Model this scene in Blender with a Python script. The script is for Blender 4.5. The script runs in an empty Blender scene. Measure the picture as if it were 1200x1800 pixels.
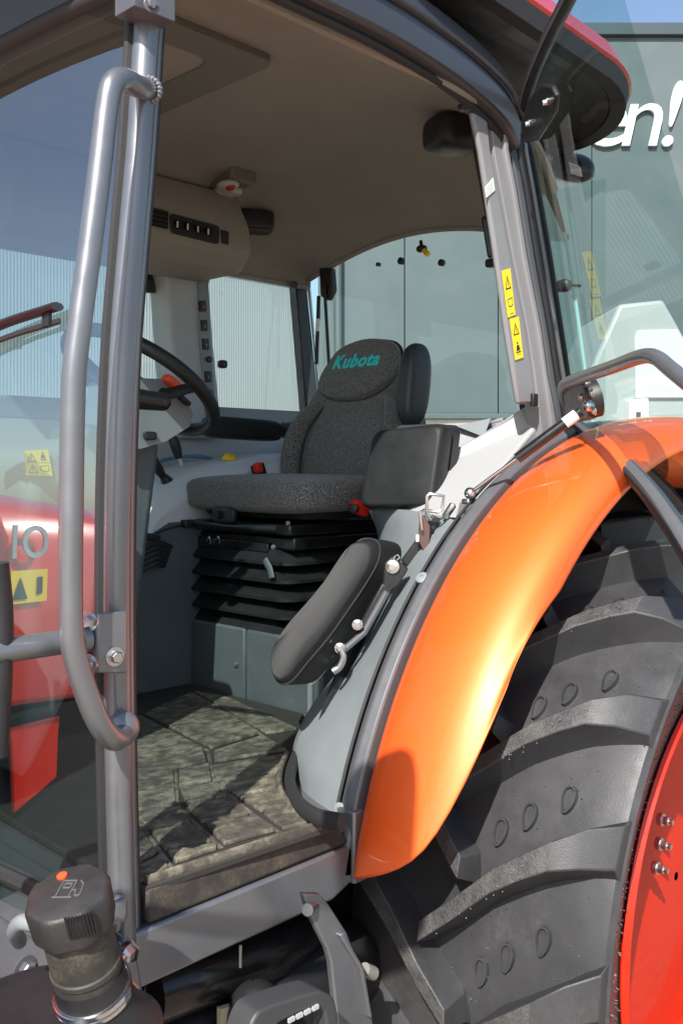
import bpy, math, random
from mathutils import Vector, Matrix
random.seed(7)
PI = math.pi
sc = bpy.context.scene

# ------------------------------------------------------------------ camera, sky, sun, exposure
H = 1.85                                   # eye height; tractor coordinates below are relative to the eye
CA, SA = .716, .698                        # x = towards the tractor's rear, y = towards its far side
FWD = Vector((CA, SA, 0)); RGT = Vector((SA, -CA, 0)); UP = Vector((0, 0, 1))
cam = bpy.data.cameras.new('camera'); co = bpy.data.objects.new('camera', cam)
sc.collection.objects.link(co); sc.camera = co
co.location = (0, 0, H); co.rotation_euler = (PI/2, 0, math.atan2(SA, CA) - PI/2)
cam.sensor_fit = 'HORIZONTAL'; cam.sensor_width = 36; cam.lens = 36*1690/1200
cam.shift_y = -81/1200; cam.clip_start = .02; cam.clip_end = 2000

SUN_TO = Vector((-.66, -.36, .68)).normalized()      # towards the sun
elev = math.asin(SUN_TO.z)
w = bpy.data.worlds.new('World'); sc.world = w; w.use_nodes = True
nt = w.node_tree; nt.nodes.clear()
sky = nt.nodes.new('ShaderNodeTexSky'); sky.sky_type = 'NISHITA'; sky.sun_disc = False
sky.sun_elevation = elev; sky.sun_rotation = math.atan2(SUN_TO.x, SUN_TO.y)
sky.air_density = 1.0; sky.dust_density = 1.2; sky.ozone_density = 1.0
bg = nt.nodes.new('ShaderNodeBackground'); bg.inputs[1].default_value = .13
wo = nt.nodes.new('ShaderNodeOutputWorld')
nt.links.new(sky.outputs[0], bg.inputs[0]); nt.links.new(bg.outputs[0], wo.inputs[0])
sl = bpy.data.lights.new('sun', 'SUN'); sl.energy = 5.0; sl.angle = math.radians(.53); sl.color = (1, .955, .89)
so = bpy.data.objects.new('sun', sl); sc.collection.objects.link(so)
so.rotation_euler = SUN_TO.to_track_quat('Z', 'Y').to_euler(); so.location = (-5, -5, 12)
sc.view_settings.view_transform = 'Standard'; sc.view_settings.look = 'None'
sc.view_settings.exposure = .66; sc.view_settings.gamma = 1
sc.view_settings.use_curve_mapping = False
sc.cycles.max_bounces = 10; sc.cycles.transparent_max_bounces = 24
sc.cycles.use_denoising = True

# ------------------------------------------------------------------ helpers
def ray(px, py):
    return FWD + RGT*((px-600)/1690) + UP*((819-py)/1690)
def P(px, py, X=None, Y=None, Z=None, D=None):
    """a measured picture point put at a known x, y, z or distance"""
    d = ray(px, py)
    t = X/d.x if X is not None else Y/d.y if Y is not None else Z/d.z if Z is not None else D
    return d*t
def PL(px, py, o, n):
    d = ray(px, py); return d*(o.dot(n)/d.dot(n))
def V(*a): return Vector(a)
def crom(pts, k=8, closed=False):
    pts = [Vector(p) for p in pts]; n = len(pts); out = []
    m = n if closed else n-1
    for i in range(m):
        p1, p2 = pts[i], pts[(i+1) % n]
        p0 = pts[i-1] if (i > 0 or closed) else p1*2-p2
        p3 = pts[(i+2) % n] if (i+2 < n or closed) else p2*2-p1
        for j in range(k):
            t = j/k
            out.append(.5*((2*p1)+(p2-p0)*t+(2*p0-5*p1+4*p2-p3)*t*t+(3*p1-p0-3*p2+p3)*t**3))
    if not closed: out.append(pts[-1])
    return out
def interp(tab, v):
    for (a, b), (c, d) in zip(tab, tab[1:]):
        if v <= c: return b + (d-b)*(v-a)/(c-a)
    return tab[-1][1]

class MB:
    def __init__(s): s.v = []; s.f = []; s.m = []; s.mi = 0
    def add(s, vs, fs):
        o = len(s.v); s.v += [Vector(x) for x in vs]
        for f in fs: s.f.append([i+o for i in f]); s.m.append(s.mi)
        return s
    def rings(s, rings, closed=True, cap=True, loop=False):
        n = len(rings[0]); vs = [p for r in rings for p in r]; fs = []
        m = len(rings)
        for i in range(m if loop else m-1):
            a, b = i*n, ((i+1) % m)*n
            for j in range(n if closed else n-1):
                k = (j+1) % n
                fs.append([a+j, a+k, b+k, b+j])
        if cap and closed and not loop:
            fs.append(list(range(n))[::-1]); fs.append([(m-1)*n+j for j in range(n)])
        return s.add(vs, fs)
    def tube(s, pts, r, n=12, cap=True, loop=False, flat=1.0, ref=None):
        pts = [Vector(p) for p in pts]; rs = []; N = None; m = len(pts)
        for i, p in enumerate(pts):
            a = pts[i-1] if (i or loop) else p; b = pts[(i+1) % m] if (i < m-1 or loop) else p
            t = (b-a).normalized()
            if N is None:
                N = ref.copy() if ref else (V(0, 0, 1) if abs(t.z) < .9 else V(1, 0, 0))
            N = (N-t*N.dot(t)).normalized(); B = t.cross(N)
            rr = r[i] if isinstance(r, (list, tuple)) else r
            rs.append([p+(N*math.cos(2*PI*j/n)+B*math.sin(2*PI*j/n)*flat)*rr for j in range(n)])
        return s.rings(rs, cap=cap, loop=loop)
    def box(s, c, sx, sy, sz, ax=V(1, 0, 0), ay=V(0, 1, 0), az=V(0, 0, 1)):
        c = Vector(c); vs = []
        for k in (-1, 1):
            for i, j in ((-1, -1), (1, -1), (1, 1), (-1, 1)):
                vs.append(c+ax*(i*sx/2)+ay*(j*sy/2)+az*(k*sz/2))
        return s.add(vs, [[3, 2, 1, 0], [4, 5, 6, 7], [0, 1, 5, 4], [1, 2, 6, 5], [2, 3, 7, 6], [3, 0, 4, 7]])
    def prism(s, pts, vec):
        pts = [Vector(p) for p in pts]; vec = Vector(vec)
        return s.rings([pts, [p+vec for p in pts]])
    def slab(s, pts, vec, r=.3, top=.86, bot=.9, seg=4):
        """cushion: an outline carried along vec with rounded rims"""
        pts = [Vector(p) for p in pts]; vec = Vector(vec); c = sum(pts, V(0, 0, 0))/len(pts); rs = []
        for i in range(seg+1):
            a = PI/2*i/seg; k = bot+(1-bot)*math.sin(a); h = r*(1-math.cos(a))
            rs.append([c+(p-c)*k+vec*h for p in pts])
        for i in range(seg+1):
            a = PI/2*i/seg; k = top+(1-top)*math.cos(a); h = 1-r+r*math.sin(a)
            rs.append([c+(p-c)*k+vec*h for p in pts])
        q = [c+(p-c)*top*.5+vec*1.03 for p in pts]; rs.append(q)
        return s.rings(rs)
    def ell(s, c, a, b, d, ax=V(1, 0, 0), ay=V(0, 1, 0), az=V(0, 0, 1), e1=.5, e2=.5, nu=28, nv=16):
        c = Vector(c); sg = lambda x, e: math.copysign(abs(x)**e, x); rs = []
        for i in range(1, nv):
            v = -PI/2+PI*i/nv; r = []
            for j in range(nu):
                u = 2*PI*j/nu
                r.append(c+ax*(a*sg(math.cos(v), e1)*sg(math.cos(u), e2))+ay*(b*sg(math.cos(v), e1)*sg(math.sin(u), e2))+az*(d*sg(math.sin(v), e1)))
            rs.append(r)
        return s.rings(rs)
    def lathe(s, prof, o, az=V(0, 0, 1), n=32, cap=True, e=1.0):
        az = Vector(az).normalized(); ax = az.orthogonal().normalized(); ay = az.cross(ax); o = Vector(o)
        rs = [[o+az*h+(ax*math.cos(2*PI*j/n)+ay*math.sin(2*PI*j/n))*r for j in range(n)] for r, h in prof]
        return s.rings(rs, cap=cap)
    def sheet(s, rows, th=None):
        """open grid of points, optionally thickened along th"""
        n = len(rows[0])
        if th is None: return s.rings(rows, closed=False, cap=False)
        th = Vector(th)
        return s.rings([list(r)+[p+th for p in reversed(r)] for r in rows])
    def bolt(s, p, n, r=.009, h=.007):
        n = Vector(n).normalized()
        s.lathe([(r*1.5, 0), (r*1.5, .0025)], p, n, 20)
        s.lathe([(r, .001), (r, h), (r*.8, h*1.2)], p, n, 6)
        return s
def text_mb(mb, txt, o, u, v, size, depth, shear=0, offset=0, spacing=1):
    cu = bpy.data.curves.new('t', 'FONT'); cu.body = txt; cu.size = 1; cu.extrude = .5; cu.shear = shear; cu.offset = offset
    cu.space_character = spacing; cu.resolution_u = 4
    ob = bpy.data.objects.new('t', cu); sc.collection.objects.link(ob)
    dg = bpy.context.evaluated_depsgraph_get(); me = ob.evaluated_get(dg).to_mesh()
    u = Vector(u).normalized(); v = Vector(v).normalized(); n = u.cross(v); o = Vector(o)
    mb.add([o+u*(q.co.x*size)+v*(q.co.y*size)+n*(q.co.z*depth) for q in me.vertices], [list(p.vertices) for p in me.polygons])
    bpy.data.objects.remove(ob); bpy.data.curves.remove(cu)
    return mb

def link(o): sc.collection.objects.link(o); return o
def obj(name, mb, mats, parent=None, bevel=0, seg=2, angle=40, subsurf=0):
    me = bpy.data.meshes.new(name)
    me.from_pydata([(p.x, p.y, p.z+H) for p in mb.v], [], mb.f)
    mats = mats if isinstance(mats, (list, tuple)) else [mats]
    for m in mats: me.materials.append(m)
    me.polygons.foreach_set('material_index', mb.m)
    me.polygons.foreach_set('use_smooth', [True]*len(me.polygons))
    me.validate(); me.update()
    import bmesh
    bm = bmesh.new(); bm.from_mesh(me); bmesh.ops.recalc_face_normals(bm, faces=bm.faces); bm.to_mesh(me); bm.free()
    me.set_sharp_from_angle(angle=math.radians(angle))
    o = link(bpy.data.objects.new(name, me))
    if bevel:
        b = o.modifiers.new('bevel', 'BEVEL'); b.width = bevel; b.segments = seg; b.limit_method = 'ANGLE'; b.angle_limit = math.radians(35); b.harden_normals = False
    if subsurf:
        q = o.modifiers.new('sub', 'SUBSURF'); q.levels = q.render_levels = subsurf
    if parent is not None:
        o.parent = parent
        o.matrix_parent_inverse = WM[parent].inverted() if parent in WM else Matrix()
    return o
WM = {}
def thing(name, label, cat, loc=(0, 0, 0), group=None):
    o = link(bpy.data.objects.new(name, None)); o.location = loc; o.empty_display_size = .2
    o['label'] = label; o['category'] = cat
    if group: o['group'] = group
    WM[o] = Matrix.Translation(Vector(loc))
    return o

# ------------------------------------------------------------------ materials
def M(name, col, rough=.5, metal=0, coat=0, var=0, vs=6, bump=0, bs=250, spec=.5, dirt=None, dcol=(.25, .22, .17), ds=9, rvar=0, croug=.05):
    m = bpy.data.materials.new(name); m.use_nodes = True; n = m.node_tree; b = n.nodes['Principled BSDF']
    b.inputs['Base Color'].default_value = (*col, 1); b.inputs['Roughness'].default_value = rough
    b.inputs['Metallic'].default_value = metal; b.inputs['Coat Weight'].default_value = coat; b.inputs['Coat Roughness'].default_value = croug
    b.inputs['Specular IOR Level'].default_value = spec
    tc = n.nodes.new('ShaderNodeTexCoord')
    def noise(scale, det=5, ro=.6):
        t = n.nodes.new('ShaderNodeTexNoise'); t.inputs['Scale'].default_value = scale; t.inputs['Detail'].default_value = det
        t.inputs['Roughness'].default_value = ro; n.links.new(tc.outputs['Object'], t.inputs['Vector']); return t
    last = None
    def mixc(fac, a, c2):
        x = n.nodes.new('ShaderNodeMix'); x.data_type = 'RGBA'
        n.links.new(fac, x.inputs[0])
        if isinstance(a, tuple): x.inputs[6].default_value = (*a, 1)
        else: n.links.new(a, x.inputs[6])
        if isinstance(c2, tuple): x.inputs[7].default_value = (*c2, 1)
        else: n.links.new(c2, x.inputs[7])
        return x.outputs[2]
    def ramp(src, lo, hi):
        r = n.nodes.new('ShaderNodeMapRange'); r.inputs[1].default_value = lo; r.inputs[2].default_value = hi
        n.links.new(src, r.inputs[0]); return r.outputs[0]
    if var:
        last = mixc(ramp(noise(vs).outputs['Fac'], .3, .7), tuple(c*(1-var) for c in col), tuple(min(1, c*(1+var)) for c in col))
    if dirt:
        f = ramp(noise(ds, 8, .7).outputs['Fac'], 1-dirt-.12, 1-dirt+.18)
        f2 = ramp(noise(ds*14, 6, .7).outputs['Fac'], .35, .6)
        mu = n.nodes.new('ShaderNodeMath'); mu.operation = 'MULTIPLY'; n.links.new(f, mu.inputs[0]); n.links.new(f2, mu.inputs[1])
        last = mixc(mu.outputs[0], last or col, dcol)
    if last is not None: n.links.new(last, b.inputs['Base Color'])
    if rvar:
        n.links.new(ramp(noise(vs*4).outputs['Fac'], -.2, 1.2), b.inputs['Roughness'])
        r = n.nodes.new('ShaderNodeMapRange'); n.links.new(noise(vs*4).outputs['Fac'], r.inputs[0])
        r.inputs[1].default_value = .3; r.inputs[2].default_value = .7; r.inputs[3].default_value = max(.02, rough-rvar); r.inputs[4].default_value = rough+rvar
        n.links.new(r.outputs[0], b.inputs['Roughness'])
    if bump:
        bp = n.nodes.new('ShaderNodeBump'); bp.inputs['Strength'].default_value = bump; bp.inputs['Distance'].default_value = .002
        n.links.new(noise(bs, 3).outputs['Fac'], bp.inputs['Height']); n.links.new(bp.outputs[0], b.inputs['Normal'])
    return m
def glass(name, tint, ior=1.5, rough=.0):
    """a thin pane: tinted see-through plus a mirror-like surface"""
    m = bpy.data.materials.new(name); m.use_nodes = True; n = m.node_tree; n.nodes.clear()
    o = n.nodes.new('ShaderNodeOutputMaterial'); x = n.nodes.new('ShaderNodeMixShader'); f = n.nodes.new('ShaderNodeFresnel')
    ge = n.nodes.new('ShaderNodeNewGeometry'); mr = n.nodes.new('ShaderNodeMapRange')       # same mirror strength from both faces
    mr.inputs[3].default_value = ior; mr.inputs[4].default_value = 1/ior
    n.links.new(ge.outputs['Backfacing'], mr.inputs[0]); n.links.new(mr.outputs[0], f.inputs[0])
    t = n.nodes.new('ShaderNodeBsdfTransparent'); t.inputs[0].default_value = (*tint, 1)
    g = n.nodes.new('ShaderNodeBsdfGlossy'); g.inputs['Roughness'].default_value = rough; g.inputs[0].default_value = (1, 1, 1, 1)
    n.links.new(f.outputs[0], x.inputs[0]); n.links.new(t.outputs[0], x.inputs[1]); n.links.new(g.outputs[0], x.inputs[2]); n.links.new(x.outputs[0], o.inputs[0])
    return m

grey = M('grey_paint', (.20, .207, .222), .36, .6, .3, var=.07, rvar=.08, croug=.2, dirt=.27, dcol=(.28, .27, .25), ds=16)
greyd = M('dark_grey_paint', (.10, .103, .112), .42, .1, .25, var=.08, rvar=.08, croug=.25)
slate = M('slate_panel', (.20, .225, .235), .48, 0, .1, var=.06, rvar=.08, dirt=.3, dcol=(.27, .27, .26), croug=.3)
slated = M('slate_dark_panel', (.085, .10, .105), .5, var=.08, dirt=.34, dcol=(.16, .16, .15), rvar=.1, bump=.15, bs=500)
trimg = M('mid_trim', (.24, .24, .25), .45, var=.04, bump=.15, bs=700)
trim = M('light_trim', (.40, .42, .425), .5, var=.03, bump=.2, bs=700)
trimw = M('pale_trim', (.34, .345, .352), .45, var=.02, bump=.1, bs=700)
headm = M('headliner_vinyl', (.275, .255, .215), .75, var=.06, bump=.35, bs=420)
headd = M('hatch_plastic', (.15, .147, .125), .6, bump=.2, bs=400)
black = M('black_plastic', (.016, .016, .018), .42, var=.2, rvar=.1, bump=.25, bs=500)
blackg = M('black_gloss', (.012, .012, .013), .22, rvar=.08)
rubber = M('seal_rubber', (.02, .02, .021), .62, bump=.2, bs=300)
vinyl = M('black_vinyl', (.013, .0145, .015), .5, spec=.35, var=.25, rvar=.08, bump=.3, bs=650, dirt=.25, dcol=(.028, .028, .027))
red = M('red_paint', (.62, .022, .010), .26, 0, .7, var=.03, croug=.06)
orange = M('orange_red_paint', (.88, .072, .008), .40, .0, .9, var=.04, dirt=.22, dcol=(.80, .16, .05), ds=11, croug=.03)
def sunlit_gloss():
    m = orange; n = m.node_tree; b = n.nodes['Principled BSDF']; o = n.nodes['Material Output']
    g = n.nodes.new('ShaderNodeBsdfGlossy'); g.inputs[0].default_value = (1, .45, .085, 1); g.inputs['Roughness'].default_value = .62  # yellow gloss tint imitates overexposed sunlight on the fender paint
    x = n.nodes.new('ShaderNodeMixShader'); x.inputs[0].default_value = .25
    n.links.new(b.outputs[0], x.inputs[1]); n.links.new(g.outputs[0], x.inputs[2]); n.links.new(x.outputs[0], o.inputs[0])
sunlit_gloss()
rimr = M('rim_red_paint', (.52, .020, .005), .38, 0, .25, spec=.25, var=.05, rvar=.08)
steel = M('zinc_steel', (.55, .56, .57), .28, 1, var=.1)
steelb = M('bright_steel', (.75, .76, .78), .15, 1)
knobred = M('red_knob', (.75, .03, .015), .35)
knobor = M('orange_knob', (.85, .09, .02), .4)
knoby = M('yellow_knob', (.85, .55, .02), .35)
yellow = M('decal_yellow', (.86, .66, .02), .45)
white = M('white_paint', (.8, .8, .79), .5)
ink = M('decal_ink', (.02, .02, .02), .5)
tealth = M('teal_thread', (.03, .72, .72), .55, bump=.6, bs=900)
ceilw = M('lamp_lens', (.5, .47, .42), .3)
lettw = M('letter_white', (.82, .84, .83), .5)
panelm = M('panel_paint', (.088, .115, .122), .45, var=.06, vs=.6, rvar=.08, dirt=.3, dcol=(.12, .14, .14), ds=1.2)
coping = M('coping_metal', (.045, .065, .075), .4)
corrm = M('corrugated_metal', (.285, .325, .335), .5, 0, var=.03, vs=.8)
plinth = M('plinth_render', (.62, .60, .54), .7, var=.05)
winblue = M('window_pane', (.05, .12, .22), .08, spec=.8)
tintg = glass('clear_glass', (.80, .90, .875), 1.5)
doorg = glass('door_glass', (.74, .88, .85), 1.55)
frontg = glass('windshield_glass', (.70, .83, .82), 3.7)
mirrorm = M('mirror_silver', (.9, .9, .9), .02, 1)
brass = M('tank_strap', (.42, .38, .27), .5)

def fabric():
    m = M('seat_fabric', (.05, .05, .05), .9); n = m.node_tree; b = n.nodes['Principled BSDF']
    tc = n.nodes.new('ShaderNodeTexCoord'); mp = n.nodes.new('ShaderNodeMapping'); mp.inputs['Rotation'].default_value = (.7, .0, .8); mp.inputs['Scale'].default_value = (.75, 2.0, 1.0)
    n.links.new(tc.outputs['Object'], mp.inputs[0])
    vo = n.nodes.new('ShaderNodeTexVoronoi'); vo.inputs['Scale'].default_value = 300; n.links.new(mp.outputs[0], vo.inputs['Vector'])
    wv = n.nodes.new('ShaderNodeTexNoise'); wv.inputs['Scale'].default_value = 240; wv.inputs['Detail'].default_value = 2
    n.links.new(mp.outputs[0], wv.inputs['Vector'])
    mu = n.nodes.new('ShaderNodeMath'); mu.operation = 'MULTIPLY'; n.links.new(vo.outputs['Distance'], mu.inputs[0]); n.links.new(wv.outputs['Fac'], mu.inputs[1])
    cr = n.nodes.new('ShaderNodeValToRGB'); cr.color_ramp.elements[0].position = .08; cr.color_ramp.elements[0].color = (.017, .017, .017, 1)
    cr.color_ramp.elements[1].position = .42; cr.color_ramp.elements[1].color = (.26, .25, .23, 1)
    n.links.new(mu.outputs[0], cr.inputs[0]); n.links.new(cr.outputs[0], b.inputs['Base Color'])
    bp = n.nodes.new('ShaderNodeBump'); bp.inputs['Strength'].default_value = .8; bp.inputs['Distance'].default_value = .003
    n.links.new(mu.outputs[0], bp.inputs['Height']); n.links.new(bp.outputs[0], b.inputs['Normal'])
    b.inputs['Sheen Weight'].default_value = .25
    return m
fab = fabric()
def matmat():
    m = M('mat_rubber', (.03, .03, .028), .75); n = m.node_tree; b = n.nodes['Principled BSDF']
    tc = n.nodes.new('ShaderNodeTexCoord'); mp = n.nodes.new('ShaderNodeMapping'); mp.inputs['Rotation'].default_value = (0, 0, .5); mp.inputs['Scale'].default_value = (1, 1.5, 1)
    n.links.new(tc.outputs['Object'], mp.inputs[0])
    def nz(sc_, d, src):
        t = n.nodes.new('ShaderNodeTexNoise'); t.inputs['Scale'].default_value = sc_; t.inputs['Detail'].default_value = d; t.inputs['Roughness'].default_value = .72; t.inputs['Distortion'].default_value = .15
        n.links.new(src, t.inputs['Vector']); return t.outputs['Fac']
    a = nz(26, 14, mp.outputs[0]); c = nz(5, 4, tc.outputs['Object']); e = nz(120, 4, tc.outputs['Object'])
    def rg(s_, lo, hi):
        r = n.nodes.new('ShaderNodeMapRange'); r.inputs[1].default_value = lo; r.inputs[2].default_value = hi; n.links.new(s_, r.inputs[0]); return r.outputs[0]
    ad = n.nodes.new('ShaderNodeMath'); ad.operation = 'MULTIPLY_ADD'; n.links.new(a, ad.inputs[0]); ad.inputs[1].default_value = .75
    n.links.new(rg(c, -.5, 1.9), ad.inputs[2])
    f = rg(ad.outputs[0], .58, .95)
    cr = n.nodes.new('ShaderNodeValToRGB'); els = cr.color_ramp.elements
    els[0].position = 0; els[0].color = (.022, .021, .018, 1); els[1].position = 1; els[1].color = (.27, .243, .178, 1)
    k = els.new(.5); k.color = (.075, .069, .053, 1)
    n.links.new(f, cr.inputs[0]); n.links.new(cr.outputs[0], b.inputs['Base Color'])
    bp = n.nodes.new('ShaderNodeBump'); bp.inputs['Strength'].default_value = .35; bp.inputs['Distance'].default_value = .003; n.links.new(e, bp.inputs['Height']); n.links.new(bp.outputs[0], b.inputs['Normal'])
    return m
matm = matmat()
tyrem = M('tyre_rubber', (.038, .038, .041), .48, var=.2, vs=5, rvar=.1, bump=.22, bs=420, dirt=.38, dcol=(.080, .078, .074), ds=7)
lugtop = M('tyre_lug_rubber', (.036, .036, .038), .6, var=.3, vs=40, rvar=.12, bump=1.0, bs=190, dirt=.5, dcol=(.115, .112, .102), ds=26)
def pavers():
    m = M('paver_brick', (.3, .25, .2), .8); n = m.node_tree; b = n.nodes['Principled BSDF']
    tc = n.nodes.new('ShaderNodeTexCoord'); br = n.nodes.new('ShaderNodeTexBrick'); br.inputs['Scale'].default_value = 5
    br.inputs['Color1'].default_value = (.36, .27, .19, 1); br.inputs['Color2'].default_value = (.27, .22, .17, 1); br.inputs['Mortar'].default_value = (.06, .05, .045, 1); br.inputs['Mortar Size'].default_value = .02
    n.links.new(tc.outputs['Object'], br.inputs['Vector']); n.links.new(br.outputs['Color'], b.inputs['Base Color'])
    return m
pavm = pavers()

# ------------------------------------------------------------------ ground
g = MB(); g.add([(-400, -400, -H), (400, -400, -H), (400, 400, -H), (-400, 400, -H)], [[0, 1, 2, 3]])
go = obj('ground', g, pavm); go['kind'] = 'structure'; go['label'] = 'paved yard under the tractor'

# ------------------------------------------------------------------ buildings behind
def W(R, D, Z): return FWD*D + RGT*R + UP*Z
bd = thing('panel_building', 'tall grey green warehouse with smooth wall panels and white lettering', 'building', (W(5, 14.5, 0).x, W(5, 14.5, 0).y, 0))
edges = [-.33, .886, 2.2, 3.515, 4.83, 6.15, 7.46, 8.8, 10.1, 11.4]
for i, (a, b) in enumerate(zip(edges, edges[1:])):
    for (z0, z1) in ((.74, 6.03),):
        m = MB(); m.prism([W(a+.006, 13.5, z0), W(b-.006, 13.5, z0), W(b-.006, 13.5, z1-.002), W(a+.006, 13.5, z1-.002)], FWD*.1)
        obj('wall_panel', m, panelm, bd, bevel=.006)
m = MB(); m.prism([W(-.33, 13.58, -H), W(11.4, 13.58, -H), W(11.4, 13.58, 6.02), W(-.33, 13.58, 6.02)], FWD*6); obj('wall', m, coping, bd)
m = MB(); m.prism([W(-.4, 13.42, 6.03), W(11.5, 13.42, 6.03), W(11.5, 13.42, 6.2), W(-.4, 13.42, 6.2)], FWD*.4); obj('parapet_coping', m, coping, bd, bevel=.01)
m = MB(); m.prism([W(-.33, 13.44, .66), W(11.4, 13.44, .66), W(11.4, 13.44, .735), W(-.33, 13.44, .735)], FWD*.12); obj('base_flashing', m, panelm, bd, bevel=.008)
m = MB(); m.prism([W(-.33, 13.52, -H+.001), W(11.4, 13.52, -H+.001), W(11.4, 13.52, .655), W(-.33, 13.52, .655)], FWD*.05); obj('plinth', m, plinth, bd)
for R in (1.72, 4.3, 6.9):
    m = MB(); m.prism([W(R, 13.5, -.2), W(R+.62, 13.5, -.2), W(R+.62, 13.5, .52), W(R, 13.5, .52)], FWD*.02); wn = obj('window', m, white, bd)
    m = MB(); m.prism([W(R+.05, 13.49, -.15), W(R+.57, 13.49, -.15), W(R+.57, 13.49, .47), W(R+.05, 13.49, .47)], FWD*.02); obj('pane', m, winblue, wn)
for ch, px, py, sz in (('e', 1018, 258, 1.30), ('n', 1080, 258, 1.30), ('!', 1146, 258, 1.32)):
    m = MB(); o = W((px-600)/1690*13.5, 13.46, (819-py)/1690*13.5)
    text_mb(m, ch, o, RGT, UP, sz, .05, shear=.22, offset=-.002); obj('wall_letter', m, lettw, bd)
dp = MB(); dp.tube([W(-.05, 13.36, -H), W(-.05, 13.36, 6.0)], .055, 14); obj('downpipe', dp, panelm, bd)
for z in (1.2, 3.2):
    m = MB(); m.tube([W(-.05, 13.36, z), W(-.05, 13.36, z+.05)], .064, 14); m.box(W(-.05, 13.45, z+.025), .04, .12, .04, RGT, FWD, UP); obj('pipe_clip', m, coping, bd)
cb = thing('corrugated_building', 'lower shed clad in pale vertically corrugated metal beside the taller warehouse', 'building', (W(-4, 11, 0).x, W(-4, 11, 0).y, 0))
def cw(t, off=0):       # along the shed wall
    R = -8 + t; D = 13.55 + R
    n_ = V(0, 0, 0)+(FWD*-1+RGT*1).normalized()*off
    return W(R, D, 0)+n_
L = 7.55; k = int(L/.027*2); 
for z0, z1 in ((.18, 2.5), (-H, .12)):
    rows = [[], []]
    for i in range(k+1):
        t = L*i/k; o_ = (.0022 if i % 2 else -.0022)
        p = cw(t, o_); rows[0].append(p+UP*z0); rows[1].append(p+UP*z1)
    m = MB(); m.sheet(rows); obj('corrugated_sheet', m, corrm, cb, angle=10)
m = MB(); m.prism([cw(0, -.06)+UP*-H, cw(L, -.06)+UP*-H, cw(L, -.06)+UP*2.45, cw(0, -.06)+UP*2.45], (FWD-RGT).normalized()*3); obj('wall', m, corrm, cb)
m = MB(); m.prism([cw(0, .05)+UP*2.47, cw(L, .05)+UP*2.47, cw(L, .05)+UP*2.6, cw(0, .05)+UP*2.6], (FWD-RGT).normalized()*.5); obj('eaves_trim', m, corrm, cb)
m = MB(); m.prism([cw(0, .03)+UP*.12, cw(L, .03)+UP*.12, cw(L, .03)+UP*.18, cw(0, .03)+UP*.18], (FWD-RGT).normalized()*.1); obj('base_flashing', m, panelm, cb)

# ------------------------------------------------------------------ white solid standing in for what shows in the door glass
wmc = W(2.0, 5.2, 0)
wm_ = thing('white_shape', 'white angular stand-in solid behind the open door glass', 'shape', (wmc.x, wmc.y, 0))
def wq(px, py, D=4.8): return P(px, py, D=D)
m = MB(); m.prism([wq(975, 812), wq(1035, 655), wq(1088, 534), wq(1166, 526), wq(1205, 596), wq(1330, 660), wq(1330, 812)], FWD*.8); obj('upper_body', m, M('shape_white', (.34, .36, .355), .45, var=.03), wm_, bevel=.02, seg=3)
m = MB(); m.prism([wq(1000, 814)*1.0, wq(1330, 814), V(wq(1330, 814).x, wq(1330, 814).y, -H), V(wq(1000, 814).x, wq(1000, 814).y, -H)], FWD*.7); obj('base_frame', m, coping, wm_, bevel=.01)
m = MB(); m.prism([wq(1116, 590, 4.78), wq(1122, 580, 4.78), wq(1192, 578, 4.78), wq(1260, 700, 4.78), wq(1116, 700, 4.78)], FWD*.03); obj('bright_panel', m, M('shape_bright', (.55, .56, .555), .4), wm_, bevel=.008)
m = MB(); m.prism([wq(1106, 702, 4.72), wq(1140, 700, 4.72), wq(1140, 782, 4.72), wq(1106, 784, 4.72)], FWD*.08); br_ = obj('mounting_bracket', m, white, wm_, bevel=.006)
for py in (728, 760):
    m = MB(); m.prism([wq(1118, py-4, 4.715), wq(1126, py-4, 4.715), wq(1126, py+5, 4.715), wq(1118, py+5, 4.715)], FWD*.01); obj('bracket_hole', m, ink, br_)

# ------------------------------------------------------------------ the tractor
T = thing('tractor', 'orange red tractor with its cab door swung open, seat and floor mat showing', 'tractor', (1.6, 2.0, 0))
def part(name, mb, mats, parent=None, **k): return obj(name, mb, mats, parent or T, **k)
YN, YC, YF = 1.2, 2.0, 2.6
# --- front pillar
pil = [(275, -60), (268, 40), (255, 250), (238, 450), (225, 620), (217, 850), (215, 1050), (216, 1250), (220, 1450), (226, 1655)]
pc = crom([P(x-10, y, Y=YN) for x, y in pil], 6)
m = MB(); m.tube(pc, .0195, 20, ref=V(1, 0, 0))
fp = part('front_pillar', m, grey)
m = MB(); m.rings([[p+V(.010, .004, 0), p+V(.034, .004, 0), p+V(.034, .034, 0), p+V(.010, .034, 0)] for p in pc]); part('door_flange', m, greyd, fp, bevel=.004)
m = MB(); m.tube([p+V(.035, .012, 0) for p in pc], .005, 8); part('door_seal', m, rubber, fp)
m = MB(); m.tube([p+V(.025, .002, 0) for p in pc], .003, 8); part('flange_bead', m, grey, fp)
m = MB(); m.tube([p+V(-.018, .016, 0) for p in pc], .008, 8); part('glass_seal', m, rubber, fp)
# --- mirror bracket high on the pillar
m = MB(); t0 = P(262, 5, Y=1.17); m.box(t0+V(0, .01, .03), .07, .05, .1); m.bolt(P(266, 8, Y=1.145), V(-.3, -1, 0), .008); 
ma = part('upper_bracket', m, greyd, bevel=.006)
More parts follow.
